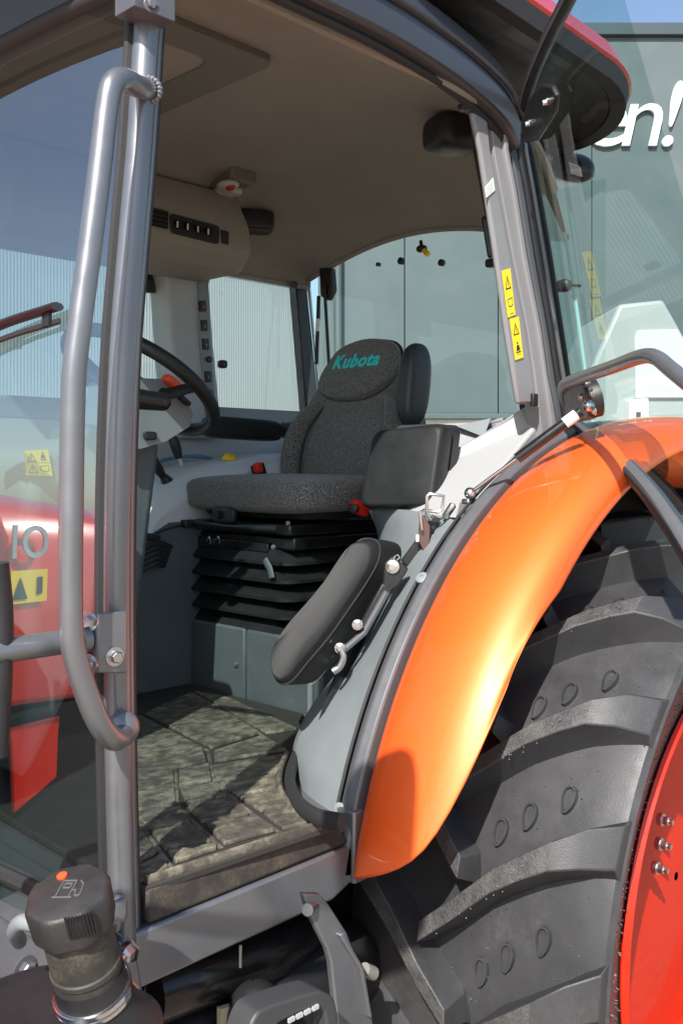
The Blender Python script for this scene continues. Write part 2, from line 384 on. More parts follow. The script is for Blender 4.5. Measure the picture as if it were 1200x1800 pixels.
# --- grab handle
hp = [(262, 158), (240, 150), (215, 138), (196, 150), (186, 200), (176, 290), (160, 420), (140, 570), (129, 680), (125, 900), (124, 1070), (131, 1150), (160, 1240), (182, 1283), (203, 1300), (216, 1288)]
hy = [1.19, 1.16, 1.14, 1.13]+[1.13]*8+[1.13, 1.135, 1.145, 1.17]
m = MB(); m.tube(crom([P(x, y, Y=yy) for (x, y), yy in zip(hp, hy)], 8), .0160, 20, ref=V(1, 0, 0)); gh = part('grab_handle', m, grey)
m = MB(); q = P(214, 1282, Y=1.172); m.ell(q, .028, .016, .026, e1=1, e2=1); part('handle_boss', m, grey, gh)
for q, d_ in ((P(262, 157, Y=1.182), (P(262, 158, Y=1.19)-P(240, 150, Y=1.16)).normalized()), (P(216, 1289, Y=1.180), V(0, 1, .1).normalized())):
    m = MB(); u_ = d_.orthogonal().normalized(); v_ = d_.cross(u_)
    for j in range(18):
        a_ = 2*PI*j/18; m.ell(q+(u_*math.cos(a_)+v_*math.sin(a_))*.0165, .0048, .0048, .0042, e1=1, e2=1, nu=8, nv=6)
    part('weld_bead', m, grey, gh)
# --- lower clamp with the mirror rail
m = MB(); c0 = P(196, 1132, Y=1.165); 
m.prism([P(172, 1078, Y=1.155), P(224, 1074, Y=1.155), P(224, 1184, Y=1.155), P(172, 1184, Y=1.155)], V(0, .006, 0))
m.prism([P(172, 1078, Y=1.155), P(172, 1184, Y=1.155), P(172, 1184, Y=1.155)+V(-.01, .05, 0), P(172, 1078, Y=1.155)+V(-.01, .05, 0)], V(.006, 0, 0))
ra = part('clamp_bracket', m, grey, bevel=.003)
for px, py, yy in ((201, 1154, 1.154), (159, 1092, 1.168), (158, 1166, 1.168)):
    m = MB(); m.bolt(P(px, py, Y=yy), V(-.15, -1, 0) if px > 190 else V(-1, -.4, 0), .009, .01); part('bolt', m, steel, ra)
q0 = P(165, 1121, Y=1.18); m = MB(); m.tube([q0, V(.36, 1.18, q0.z)], .0165, 16); part('mirror_rail', m, grey, ra)
m = MB(); m.lathe([(.021, 0), (.021, .012), (.017, .016)], q0+V(-.012, 0, 0), V(-1, 0, 0), 16); part('weld_collar', m, grey, ra)
m = MB(); m.tube(crom([P(-4, 990, Y=1.18), P(4, 1080, Y=1.18), P(2, 1200, Y=1.18), P(-6, 1330, Y=1.18)], 6), .014, 12); part('rail_upright', m, black, ra)
m = MB(); m.tube(crom([V(.36, 1.18, q0.z), V(.28, 1.12, q0.z+.02), V(.16, .85, .0), V(.116, .54, .36)], 6), .013, 12); part('unseen_mirror_arm', m, black, ra)  # unseen arm, added to carry the shadow-casting mirror
m = MB(); mn_ = V(-.7, -.55, .2).normalized(); mu = V(.62, -.78, 0).normalized(); m.ell(V(.116, .511, .52), .075, .03, .16, mu, mu.cross(UP), UP, .5, .5); part('unseen_mirror_housing', m, black, ra)  # unseen mirror, placed to cast the oval shadow on the fender
# --- windshield
def wx(z):      # windshield x by height
    return interp([(-.75, .775), (-.4, .768), (-.1, .775), (.1, .785), (.4, .82), (.7, .865), (.95, .92)], z)
def wpt(y, z): 
    u = (y-YC)/.8; return V(wx(z)-.012-.10*(1-u*u)*.6, y, z)
zs = [-.70+.06*i for i in range(26)]; ys = [1.21+.1*i for i in range(17)]
m = MB(); m.sheet([[wpt(y, z) for y in ys] for z in zs]); ws = part('windshield', m, frontg, angle=80)
m = MB(); m.rings([[wpt(y, .76)+V(-.02, 0, -.01), wpt(y, .86)+V(-.06, 0, 0), wpt(y, .88)+V(.05, 0, 0), wpt(y, .77)+V(.03, 0, 0)] for y in ys]); part('top_frame', m, M('frame_black', (.03, .031, .035), .4), ws, bevel=.006)
m = MB(); m.tube([wpt(y, .752)+V(-.012, 0, 0) for y in ys], .014, 10); part('top_seal', m, rubber, ws)
m = MB(); m.rings([[V(.74, y, -.665), V(.80, y, -.665), V(.80, y, -.745), V(.74, y, -.745)] for y in (1.24, 2.8)]); part('front_crossmember', m, grey, bevel=.006)
m = MB(); m.tube([wpt(y, -.655)+V(-.004, 0, 0) for y in ys], .012, 8); part('bottom_seal', m, rubber, ws)
# wiper across the windshield
m = MB(); wa = [wpt(1.34, .25)+V(-.02, 0, -.005), wpt(1.5, .225)+V(-.025, 0, 0), wpt(1.7, .18)+V(-.03, 0, 0)]
m.tube(crom(wa, 6), .007, 8, flat=1.8); wi = part('wiper', m, black)
m = MB(); m.tube([p+V(.004, 0, -.022) for p in crom(wa, 6)], .005, 6, flat=.6); part('wiper_blade', m, rubber, wi)
for kx in (.1, .5, .85):
    m = MB(); p_ = crom(wa, 6)[int(kx*12)]; m.box(p_+V(.001, 0, -.012), .006, .02, .026); part('blade_clip', m, black, wi)
# --- hood, seen mirrored in the windshield
hood = MB(); prof = [(1.57, -.42), (1.55, -.30), (1.56, -.12), (1.60, -.065), (1.7, -.035), (2.0, -.02), (2.3, -.035), (2.4, -.065), (2.44, -.12), (2.45, -.30), (2.43, -.42)]
hood.rings([[V(x, y, z-(.66-x)*.06) for y, z in prof] for x in (.66, .3, -.2, -.7, -1.2)])
hd = part('hood', hood, red, bevel=.012, seg=3)
m = MB(); text_mb(m, 'O', V(.56, 1.546, -.155), V(1, 0, 0), UP, .085, .004, offset=.01); part('hood_letter', m, trim, hd)
m = MB(); text_mb(m, 'I', V(.635, 1.546, -.155), V(1, 0, 0), UP, .085, .004, offset=.01); part('hood_letter', m, trim, hd)
m = MB(); m.prism([V(.56, 1.549, -.235), V(.65, 1.549, -.235), V(.65, 1.549, -.178), V(.56, 1.549, -.178)], V(0, -.002, 0))
m.mi = 1; m.prism([V(.61, 1.546, -.228), V(.645, 1.546, -.228), V(.628, 1.546, -.19)], V(0, -.001, 0)); m.box(V(.58, 1.546, -.206), .012, .002, .03)
part('warning_decal', m, [yellow, ink], hd)
m = MB(); m.prism([V(.60, 1.60, -.47), V(.46, 1.60, -.47), V(.48, 1.60, -.60), V(.60, 1.60, -.63)], V(0, .01, 0)); part('engine_side_panel', m, red, bevel=.004)
m = MB(); m.prism([V(-1.2, 1.62, -.45), V(.62, 1.62, -.45), V(.62, 1.62, -1.25), V(-1.2, 1.62, -1.25)], V(0, .76, 0)); part('engine_block', m, black)

# --- roof: pale shell, dark soffit
def rrect(x0, x1, y0, y1, r, z, n=12):
    out = []
    for cx, cy, a0 in ((x1-r, y1-r, 0), (x0+r, y1-r, 90), (x0+r, y0+r, 180), (x1-r, y0+r, 270)):
        for i in range(n+1):
            a = math.radians(a0+90*i/n); out.append(V(cx+r*math.cos(a), cy+r*math.sin(a), z))
    return out
def tilt(ps): return [p+V(0, 0, interp([(.3, .06), (1.7, .06), (2.1, 0), (2.6, -.08)], p.x)) for p in ps]      # the shell droops to the rear
R1 = [tilt(rrect(.50, 2.42, 1.17, 2.83, .28, .975)), tilt(rrect(.48, 2.44, 1.155, 2.845, .29, 1.0)), tilt(rrect(.50, 2.42, 1.175, 2.825, .29, 1.045)),
      tilt(rrect(.58, 2.40, 1.25, 2.75, .24, 1.09)), tilt(rrect(.8, 2.2, 1.4, 2.6, .24, 1.12))]
m = MB(); m.rings(R1); m.m[-2] = 1; rf = part('roof', m, [red, black])
m = MB(); m.rings([tilt(rrect(.53, 2.40, 1.19, 2.81, .27, .974)), tilt(rrect(.55, 2.39, 1.205, 2.795, .26, .955)), tilt(rrect(.78, 2.36, 1.26, 2.72, .2, .962))]); part('soffit', m, black, rf)
m = MB(); m.rings([tilt(rrect(.49, 2.432, 1.158, 2.842, .29, .990)), tilt(rrect(.495, 2.425, 1.165, 2.835, .285, .950)), tilt(rrect(.53, 2.39, 1.2, 2.8, .26, .950)), tilt(rrect(.53, 2.39, 1.2, 2.8, .26, .990))], loop=True); part('roof_edge_trim', m, rubber, rf)
# --- side header rail over the door
hdr = [(0, V(.84, 1.205, .82)), (1, V(1.08, 1.20, .815)), (2, V(1.35, 1.21, .82)), (3, V(1.6, 1.235, .815)), (4, V(1.78, 1.25, .785)), (5, V(1.85, 1.255, .735))]
hc = crom([p for _, p in hdr], 6)
m = MB(); m.rings([[p+V(0, -.02, -.015), p+V(0, .03, -.022), p+V(0, .035, .11), p+V(0, -.012, .11), p+V(0, -.026, .03)] for p in hc]); hdrm = M('header_paint', (.045, .047, .055), .35, .1, .4, croug=.2)
hr = part('door_header', m, hdrm, bevel=.008, seg=3)
m = MB(); m.tube([p+V(0, .012, -.024) for p in hc], .009, 8); part('header_seal', m, rubber, hr)
m = MB(); m.tube([p+V(0, -.03, .055) for p in hc], .006, 8); part('gutter_bead', m, hdrm, hr)
# --- headliner
pr = [(1.245, .80), (1.27, .825), (1.33, .86), (1.45, .895), (1.62, .925), (1.83, .935), (2.05, .93), (2.25, .905), (2.40, .85), (2.49, .77), (2.53, .70), (2.535, .655)]
pr = [(p.x, p.y) for p in crom([V(a, b, 0) for a, b in pr], 4)]
rows = []
for i in range(29):
    x = .84+(2.42-.84)*i/28; f = max(0, (x-1.95)/.47)**2.2
    row = []
    for (y, z) in pr:
        ze = .66+.11*math.sin(PI*min(1, max(0, (2.62-y)/1.35)))     # height of the rear rim
        zz = z*(1-f)+min(z, ze)*f
        yl = interp([(.8, 1.245), (1.8, 1.245), (2.0, 1.30), (2.42, 1.46)], x)
        row.append(V(x, 2.535-(2.535-y)*(2.535-yl)/1.29, zz))
    rows.append(row)
m = MB(); m.sheet(rows); hl = part('headliner', m, headm, angle=70)
m = MB(); m.tube([p+V(.005, 0, -.004) for p in rows[-1]], .010, 8); part('rear_rim', m, headm, hl)
m = MB(); m.tube([r[-1]+V(0, 0, -.004) for r in rows], .010, 8); part('side_rim', m, headm, hl)
m = MB(); m.tube([r[0]+V(0, 0, -.003) for r in rows[:26]], .012, 8); part('door_rim', m, headm, hl)
for px, py in ((678, 105), (813, 188)):
    m = MB(); q = P(px, py, Y=1.262); m.lathe([(.011, .004), (.011, -.003), (.006, -.006)], q, UP, 14); part('trim_screw', m, black, hl)
m = MB(); m.lathe([(.014, .004), (.014, -.003), (.006, -.005)], P(507, 80, Z=.922), UP, 16); part('trim_plug', m, headm, hl)
# roof hatch
hx0, hx1, hy0, hy1, hz = .90, 1.45, 1.62, 2.35, .905
m = MB(); m.rings([rrect(hx0, hx1, hy0, hy1, .03, hz, 3), rrect(hx0, hx1, hy0, hy1, .03, hz+.022, 3), rrect(hx0+.1, hx1-.1, hy0+.1, hy1-.1, .05, hz+.03, 3), rrect(hx0+.1, hx1-.1, hy0+.1, hy1-.1, .05, hz+.006, 3)], loop=True)
ht = part('roof_hatch', m, headd, bevel=.004)
m = MB(); m.rings([rrect(hx0+.1, hx1-.1, hy0+.1, hy1-.1, .05, hz+.012, 3), rrect(hx0+.1, hx1-.1, hy0+.1, hy1-.1, .05, hz+.02, 3)]); part('hatch_blind', m, headm, ht)
# dome light
q = P(408, 328, Z=.862); m = MB(); m.prism([q+V(-.05, -.06, 0), q+V(.05, -.06, 0), q+V(.05, .07, 0), q+V(-.05, .07, 0)], V(0, 0, .06)); dl = part('dome_light', m, headd, bevel=.012)
m = MB(); m.ell(q+V(.005, .03, -.008), .035, .045, .014, e1=.6, e2=.5); part('lamp_lens', m, ceilw, dl)
m = MB(); m.ell(q+V(-.045, -.035, -.012), .03, .04, .016, e1=1, e2=1); part('reading_lamp', m, ceilw, dl)
m = MB(); m.ell(q+V(-.05, -.05, -.02), .014, .02, .012, e1=1, e2=1); part('lamp_switch', m, M('lamp_red', (.35, .03, .02), .3), dl)
# speakers
q = P(447, 390, Y=2.42); m = MB(); m.ell(q, .062, .05, .034, V(.8, -.5, 0).normalized(), V(.5, .8, 0).normalized(), UP, .3, .35); part('speaker', m, black)
q = P(796, 236, Z=.86); m = MB(); m.ell(q+V(0, 0, .0), .07, .07, .05, V(.9, -.3, 0).normalized(), V(.3, .9, 0).normalized(), UP, .6, .6); part('speaker', m, black)
# overhead console, far side
m = MB(); secs = []
for x, b in ((1.15, 0), (1.75, 0), (1.92, 0), (1.975, .03)):
    secs.append([V(x, 2.30+b, .775-b), V(x, 2.29+b, .655+b*.6), V(x, 2.34+b, .60+b*.6), V(x, 2.54, .60+b*.6), V(x, 2.54, .80), V(x, 2.36+b, .86)])
m.rings(secs); oc = part('overhead_console', m, headm, bevel=.012, seg=3)
def oface(px, py): return P(px, py, Y=2.291)+V(0, -.003, 0)
def rr2(cs, k=.22):      # round the corners of a quad
    out = []
    for i in range(4):
        p, a, b = cs[i], cs[i-1], cs[(i+1) % 4]
        u = (a-p); v = (b-p); l = min(u.length, v.length)*k; u = u.normalized()*l; v = v.normalized()*l
        for j in range(5):
            t = j/4; out.append(p+u*(1-t)**2+v*t*t)
    return out
m = MB(); m.prism(rr2([oface(299, 374), oface(386, 397), oface(384, 430), oface(299, 409)]), V(0, .012, 0)); cpn = part('control_panel', m, black, bevel=.003)
for i, px in enumerate((312, 330, 348, 366)):
    py = 394+.24*(px-312); m = MB(); m.lathe([(.014, 0), (.012, .012), (.010, .014)], P(px, py, Y=2.287), V(0, -1, 0), 18)
    m.mi = 1; m.box(P(px, py, Y=2.271), .003, .003, .018); part('control_knob', m, [blackg, white], cpn)
m = MB(); m.prism(rr2([oface(262, 362), oface(296, 371), oface(295, 403), oface(262, 395)], .12), V(0, .012, 0)); av = part('air_vent', m, black, bevel=.003)
for i in range(4):
    m = MB(); a, b = oface(264, 370+i*8), oface(293, 377+i*8); m.tube([a+V(0, -.002, 0), b+V(0, -.002, 0)], .0025, 6); part('vent_slat', m, blackg, av)
m = MB(); m.prism(rr2([oface(389, 403), oface(402, 407), oface(401, 430), oface(389, 427)], .12), V(0, .012, 0)); part('rocker_switch', m, black, bevel=.002)

# --- far side: pillar trim, windows
def farstrip(tab, y0, y1):      # tab rows: (py, px left, px right)
    return [[P(l, py, Y=y0), P(r, py, Y=y0), P(r, py, Y=y0)+V(0, y1-y0, 0), P(l, py, Y=y0)+V(0, y1-y0, 0)] for py, l, r in tab]
m = MB(); m.rings(farstrip([(450, 284, 385), (475, 290, 376), (500, 296, 369), (600, 303, 376), (680, 309, 384), (770, 318, 392)], 2.52, 2.63)); fpil = part('far_pillar', m, trim, bevel=.012, seg=3)
m = MB(); m.rings(farstrip([(475, 348, 366), (600, 352, 371), (770, 366, 384)], 2.512, 2.525)); part('switch_strip', m, slate, fpil, bevel=.004)
for py in (537, 571, 604, 661, 694):
    x = 357+(py-537)*.075; m = MB(); m.prism([P(x-5, py-9, Y=2.504), P(x+5, py-9, Y=2.504), P(x+6, py+10, Y=2.504), P(x-4, py+10, Y=2.504)], V(0, .012, 0))
    m.mi = 1; m.box(P(x+1, py+2, Y=2.502), .006, .003, .009); part('rocker_switch', m, [black, knobred if py == 537 else slate], fpil, bevel=.002)
for px, py in ((350, 476), (365, 632)):
    m = MB(); m.lathe([(.010, 0), (.010, .012), (.007, .014)], P(px, py, Y=2.515), V(0, -1, 0), 16); part('socket', m, black, fpil)
m = MB(); m.tube(crom([P(250, 474, Y=2.58), P(276, 476, Y=2.58), P(292, 492, Y=2.58), P(300, 560, Y=2.58), P(308, 660, Y=2.58), P(314, 760, Y=2.58)], 6), .008, 8); part('window_seal', m, rubber, fpil)
m = MB(); m.prism([P(200, 470, Y=2.59), P(270, 474, Y=2.59), P(291, 490, Y=2.59), P(294, 516, Y=2.59), P(200, 508, Y=2.59)], V(0, .02, 0)); part('sun_band', m, black, fpil)
m = MB(); m.add([V(.8, 2.61, .16), V(2.42, 2.58, .16), V(2.42, 2.56, .9), V(.9, 2.6, .9)], [[0, 1, 2, 3]]); part('far_window', m, tintg)
m = MB(); m.ell(P(391, 640, Y=2.56), .015, .015, .014, e1=.6, e2=.6); part('window_knob', m, black)
m = MB(); m.rings([[V(x, 2.56, .20), V(x, 2.66, .20), V(x, 2.66, .135), V(x, 2.56, .135)] for x in (.85, 2.42)]); part('far_waist_rail', m, slate, bevel=.006)
m = MB(); m.rings([[V(x, 2.56, .135), V(x, 2.62, .135), V(x, 2.62, -.64), V(x, 2.56, -.64)] for x in (.85, 2.42)]); part('far_side_wall', m, trim)
# far rear pillar and the strut beside it
m = MB(); m.rings([[P(517, 470, Y=2.54), P(536, 470, Y=2.54), P(536, 470, Y=2.54)+V(.02, .06, 0), P(517, 470, Y=2.54)+V(.02, .06, 0)], [P(533, 660, Y=2.54), P(556, 660, Y=2.54), P(556, 660, Y=2.54)+V(.02, .06, 0), P(533, 660, Y=2.54)+V(.02, .06, 0)],
      [P(541, 760, Y=2.54), P(566, 760, Y=2.54), P(566, 760, Y=2.54)+V(.02, .06, 0), P(541, 760, Y=2.54)+V(.02, .06, 0)]]); frp = part('far_rear_pillar', m, black, bevel=.006)
m = MB(); m.tube([P(517, 500, Y=2.5), P(517, 500, Y=2.54)], .013, 14); part('pillar_knob', m, black, frp)
m = MB(); m.tube([P(541, 485, Y=2.55), P(562, 700, Y=2.55)], .006, 8); part('glass_edge', m, steel, frp)
m = MB(); m.prism([P(560, 470, X=2.41), P(580, 470, X=2.41), P(583, 510, X=2.41), P(574, 528, X=2.41), P(562, 520, X=2.41)], V(.03, 0, 0)); wsx = part('rear_wiper_motor', m, black, bevel=.006)
m = MB(); m.tube([P(570, 500, X=2.405), P(578, 640, X=2.405), P(582, 760, X=2.405)], .006, 8); part('rear_wiper_arm', m, black, wsx)
m = MB(); m.tube([P(560, 520, X=2.405), P(556, 640, X=2.405)], .007, 8); m.mi = 1; m.tube([P(558.7, 560, X=2.404), P(557.5, 582, X=2.404)], .0078, 8); part('glass_strut', m, [black, white], wsx)
# rear window
m = MB(); m.add([V(2.425, 1.34, .08), V(2.425, 2.56, .08), V(2.425, 2.56, .80), V(2.425, 1.34, .80)], [[0, 1, 2, 3]]); rw = part('rear_window', m, tintg)
for px, py, r in ((667, 465, .007), (707, 459, .012), (778, 462, .011)):
    m = MB(); m.lathe([(r, 0), (r, .012), (r*.7, .014)], P(px, py, X=2.42), V(-1, 0, 0), 16); part('glass_plug', m, black, rw)
m = MB(); q = P(741, 437, X=2.36); m.ell(q, .014, .018, .012, e1=.8, e2=.8); m.tube([q, q+V(.02, .02, .03)], .006, 8); wl = part('window_latch', m, black, rw)
m = MB(); m.tube([P(745, 440, X=2.35), P(752, 447, X=2.35)], .009, 10); part('latch_pin', m, knoby, rw)
m = MB(); m.rings([[V(2.43, y, .10), V(2.40, y, .10), V(2.40, y, .05), V(2.43, y, .05)] for y in (1.34, 2.56)]); part('rear_waist_rail', m, slate, bevel=.004)
m = MB(); m.rings([[V(2.45, y, .05), V(2.41, y, .05), V(2.41, y, -.64), V(2.45, y, -.64)] for y in (1.34, 2.56)]); part('rear_wall', m, trim)

# --- middle (hinge) pillar, near side
PB = [(195, 830, 856, 862, 884, 896, 908, 930), (263, 845, 863, 868, 886, 897, 911, 935), (330, 855, 876, 880, 899, 910, 924, 947), (450, 873, 898, 902, 917, 929, 943, 968),
      (580, 891, 925, 928, 943, 954, 966, 988), (660, 904, 937, 940, 955, 965, 978, 1000), (710, 912, 943, 946, 963, 975, 988, 1006), (790, 925, 952, 956, 975, 988, 1000, 1016)]
def pstrip(i, j, y0, th, rows=PB, dl=0, dr=0): return [[P(r[i]+dl, r[0], Y=y0), P(r[j]+dr, r[0], Y=y0), P(r[j]+dr, r[0], Y=y0)+V(0, th, 0), P(r[i]+dl, r[0], Y=y0)+V(0, th, 0)] for r in rows]
m = MB(); m.rings(pstrip(1, 2, 1.255, .015, rows=PB[:7])); bp_ = part('middle_pillar', m, trimg, bevel=.007, seg=3)
m = MB(); m.rings(pstrip(2, 7, 1.285, .05)); part('pillar_core', m, rubber, bp_)
m = MB(); m.rings(pstrip(3, 4, 1.262, .04)); part('door_channel', m, trimg, bp_, bevel=.003)
m = MB(); m.rings(pstrip(4, 5, 1.252, .04, dl=2, dr=-2)); part('channel_lip', m, trimg, bp_, bevel=.004)
m = MB(); m.rings(pstrip(5, 6, 1.262, .04, dl=1, dr=-3)); part('outer_channel', m, greyd, bp_, bevel=.004)
for k_, c_, y_ in ((.0, 6, 1.25), (.5, 6, 1.255), (.95, 6, 1.258)):
    m = MB(); m.tube([P(r[6]+(r[7]-r[6])*k_, r[0], Y=y_) for r in PB], .0055, 8); part('door_seal', m, rubber if k_ != .5 else grey, bp_)
def decal(name, c4, mats, marks):
    m = MB(); o, n_ = c4[0], (c4[1]-c4[0]).cross(c4[3]-c4[0]).normalized()
    if n_.dot(o) > 0: n_ = -n_
    m.prism(c4, n_*.001)
    def uv(u, v): return (c4[0]*(1-u)+c4[1]*u)*(1-v)+(c4[3]*(1-u)+c4[2]*u)*v+n_*.0012
    m.mi = 1
    def tri(cu, cv, sx, sy):
        A, B, C = (cu, cv-sy), (cu+sx, cv+sy), (cu-sx, cv+sy)
        k = .68; c_ = (cu, cv+sy/3)
        for (p, q) in ((A, B), (B, C), (C, A)):
            pi = (c_[0]+(p[0]-c_[0])*k, c_[1]+(p[1]-c_[1])*k); qi = (c_[0]+(q[0]-c_[0])*k, c_[1]+(q[1]-c_[1])*k)
            m.add([uv(*p), uv(*q), uv(*qi), uv(*pi)], [[0, 1, 2, 3]])
        m.add([uv(cu-sx*.08, cv-sy*.25), uv(cu+sx*.08, cv-sy*.25), uv(cu+sx*.08, cv+sy*.55), uv(cu-sx*.08, cv+sy*.55)], [[0, 1, 2, 3]])
    def poly(ps): m.add([uv(*p) for p in ps], [list(range(len(ps)))])
    def person(cu, cv, sx, sy):
        poly([(cu+sx*.28*math.cos(a*PI/5), cv-sy*.72+sy*.2*math.sin(a*PI/5)) for a in range(10)])
        poly([(cu-sx*.45, cv-sy*.45), (cu+sx*.45, cv-sy*.45), (cu+sx*.75, cv+sy*.35), (cu-sx*.75, cv+sy*.35)])
        poly([(cu-sx, cv+sy*.45), (cu+sx, cv+sy*.45), (cu+sx, cv+sy*.6), (cu-sx, cv+sy*.6)])
        poly([(cu-sx*.5, cv+sy*.6), (cu-sx*.2, cv+sy*.6), (cu-sx*.3, cv+sy), (cu-sx*.5, cv+sy)]); poly([(cu+sx*.2, cv+sy*.6), (cu+sx*.5, cv+sy*.6), (cu+sx*.5, cv+sy), (cu+sx*.3, cv+sy)])
    def book(cu, cv, sx, sy):
        for d_ in (-1, 1):
            poly([(cu, cv+sy*.4), (cu+d_*sx, cv+sy*.2), (cu+d_*sx, cv+sy*.35), (cu, cv+sy*.55)])
        poly([(cu-sx, cv-sy*.6), (cu-sx*.85, cv-sy*.6), (cu-sx*.85, cv+sy*.3), (cu-sx, cv+sy*.3)]); poly([(cu+sx*.85, cv-sy*.6), (cu+sx, cv-sy*.6), (cu+sx, cv+sy*.3), (cu+sx*.85, cv+sy*.3)])
        poly([(cu-sx, cv-sy*.6), (cu+sx, cv-sy*.7), (cu+sx, cv-sy*.58), (cu-sx, cv-sy*.48)])
    marks(tri, person, book, poly)
    return obj(name, m, mats, bp_ if name == 'warning_decal' else bp_)
yd = 1.2535
def mk1(tri, person, book, poly): tri(.5, .27, .34, .15); book(.55, .72, .3, .16); poly([(.3, .94), (.8, .94), (.8, .955), (.3, .955)])
def mk2(tri, person, book, poly): tri(.5, .27, .34, .15); person(.5, .74, .3, .17)
decal('warning_decal', [P(881, 476, Y=yd), P(896, 471, Y=yd), P(905, 553, Y=yd), P(892, 558, Y=yd)], [yellow, ink], mk1)
decal('warning_decal', [P(895, 560, Y=yd), P(911, 556, Y=yd), P(919, 628, Y=yd), P(905, 633, Y=yd)], [yellow, ink], mk2)
def mk3(tri, person, book, poly):
    for v in (.2, .4, .6, .8): poly([(.15, v), (.85, v), (.85, v+.07), (.15, v+.07)])
decal('maker_label', rr2([P(851, 324, Y=yd), P(866, 312, Y=yd), P(869, 334, Y=yd), P(854, 347, Y=yd)], .2)[0:1]+[P(866, 312, Y=yd), P(869, 334, Y=yd), P(854, 347, Y=yd)], [white, trim], mk3)
m = MB(); m.rings([[P(845, 380, Y=1.5), P(861, 378, Y=1.5), P(861, 378, Y=1.56), P(845, 380, Y=1.56)], [P(857, 455, Y=1.5), P(868, 452, Y=1.5), P(868, 452, Y=1.56), P(857, 455, Y=1.56)]]); m.ell(P(866, 462, Y=1.5), .014, .02, .012); part('belt_retractor', m, black, bevel=.008)
m = MB(); m.box(P(938, 703, Y=1.252), .02, .012, .03); part('latch_catch', m, black, bp_, bevel=.002)
# rear quarter window, near side
m = MB(); qa = [(230, 930, 958), (330, 947, 972), (450, 968, 1000), (580, 988, 1018), (700, 1004, 1034), (800, 1018, 1050)]
m.sheet([[P(l, y, Y=1.285), P(r, y, X=2.41)] for y, l, r in qa]); qw = part('quarter_window', m, tintg)
m = MB(); m.tube([P(r, y, X=2.41) for y, l, r in qa], .006, 8); part('glass_edge', m, M('glass_rim', (.25, .45, .42), .1), qw)
m = MB(); q = P(991, 502, Y=1.30); m.ell(q, .014, .02, .016, e1=.7, e2=.7); m.tube([q+V(-.01, -.01, 0), q+V(.03, -.03, 0)], .004, 8); part('hinge_knob', m, black, qw)
# work lamp under the rear of the roof
q = P(1003, 295, X=2.46); m = MB(); m.ell(q, .06, .085, .045, V(.8, -.6, 0).normalized(), V(.6, .8, .35).normalized(), UP, .8, .8); wlp = part('work_lamp', m, blackg)
m = MB(); m.tube([q+V(0, 0, .03), q+V(-.03, .0, .11)], .012, 10); part('lamp_stem', m, black, wlp)

# --- the open door
Ht, Hb = V(1.87, 1.25, .82), V(2.09, 1.25, .14); dd = V(-.71, -.70, 0).normalized()
dn = (Hb-Ht).cross(dd).normalized()
if dn.dot(Ht) > 0: dn = -dn                       # towards the viewer's side
def DP(px, py, off=0): return PL(px, py, Ht+dn*off, dn)
edge_b = crom([DP(1001, 738), DP(1040, 772), DP(1090, 812), DP(1135, 858), DP(1175, 912), DP(1215, 975), DP(1260, 1060)], 5)
topl = crom([DP(918, 205), DP(930, 150), DP(960, 75), DP(1000, -5), DP(1060, -130)], 5)
hinge = [DP(918+ (1001-918)*i/10, 205+(738-205)*i/10) for i in range(11)]
m = MB(); outl = hinge+edge_b[1:]+[edge_b[-1]+UP*.5, topl[-1]]+topl[::-1][1:-1]
m.add(outl, [list(range(len(outl)))])
dr = part('door', m, doorg); dr['label'] = 'glazed cab door swung open with curved lower frame'
m = MB(); m.tube(topl, .014, 12); part('top_frame', m, black, dr)
m = MB(); m.tube([p+dn*.012 for p in topl], .006, 8); part('top_seal', m, grey, dr)
m = MB(); m.tube(edge_b, [.018+.006*i/len(edge_b) for i in range(len(edge_b))], 14); part('lower_frame', m, greyd, dr)
m = MB(); m.tube([p+dn*.018+UP*.012 for p in edge_b], .007, 8); part('lower_seal', m, rubber, dr)
hb_ = [DP(1000, 720, .02), DP(990, 695, .035), DP(992, 676, .045), DP(1020, 664, .05), DP(1075, 645, .05), DP(1125, 627, .05), DP(1152, 628, .05), DP(1180, 650, .05), DP(1230, 690, .05)]
m = MB(); m.tube(crom(hb_, 6), .013, 14); part('grab_bar', m, grey, dr)
q = DP(1042, 700, .02); m = MB(); m.lathe([(.001, .02), (.036, .02), (.042, .012), (.042, -.01), (.03, -.014)], q, dn, 28); gm = part('glass_mount', m, black, dr)
m = MB(); m.prism([DP(1002, 672, .022), DP(1040, 668, .022), DP(1050, 735, .022), DP(1008, 742, .022)], dn*.02); part('mount_arm', m, greyd, dr, bevel=.006)
for px, py in ((1022, 698), (1042, 690), (1046, 722)):
    m = MB(); m.bolt(DP(px, py, .043), dn, .006, .006); part('bolt', m, steel, dr)
m = MB(); m.prism([DP(x, y, .012) for x, y in ((925, 232), (925, 205), (945, 160), (962, 146), (978, 148), (986, 165), (982, 195), (950, 245), (932, 250))], dn*.012); hg = part('upper_hinge', m, black, dr, bevel=.004)
for px, py in ((961, 178), (930, 216)):
    m = MB(); m.bolt(DP(px, py, .024), dn, .006, .008); part('bolt', m, steelb, dr)
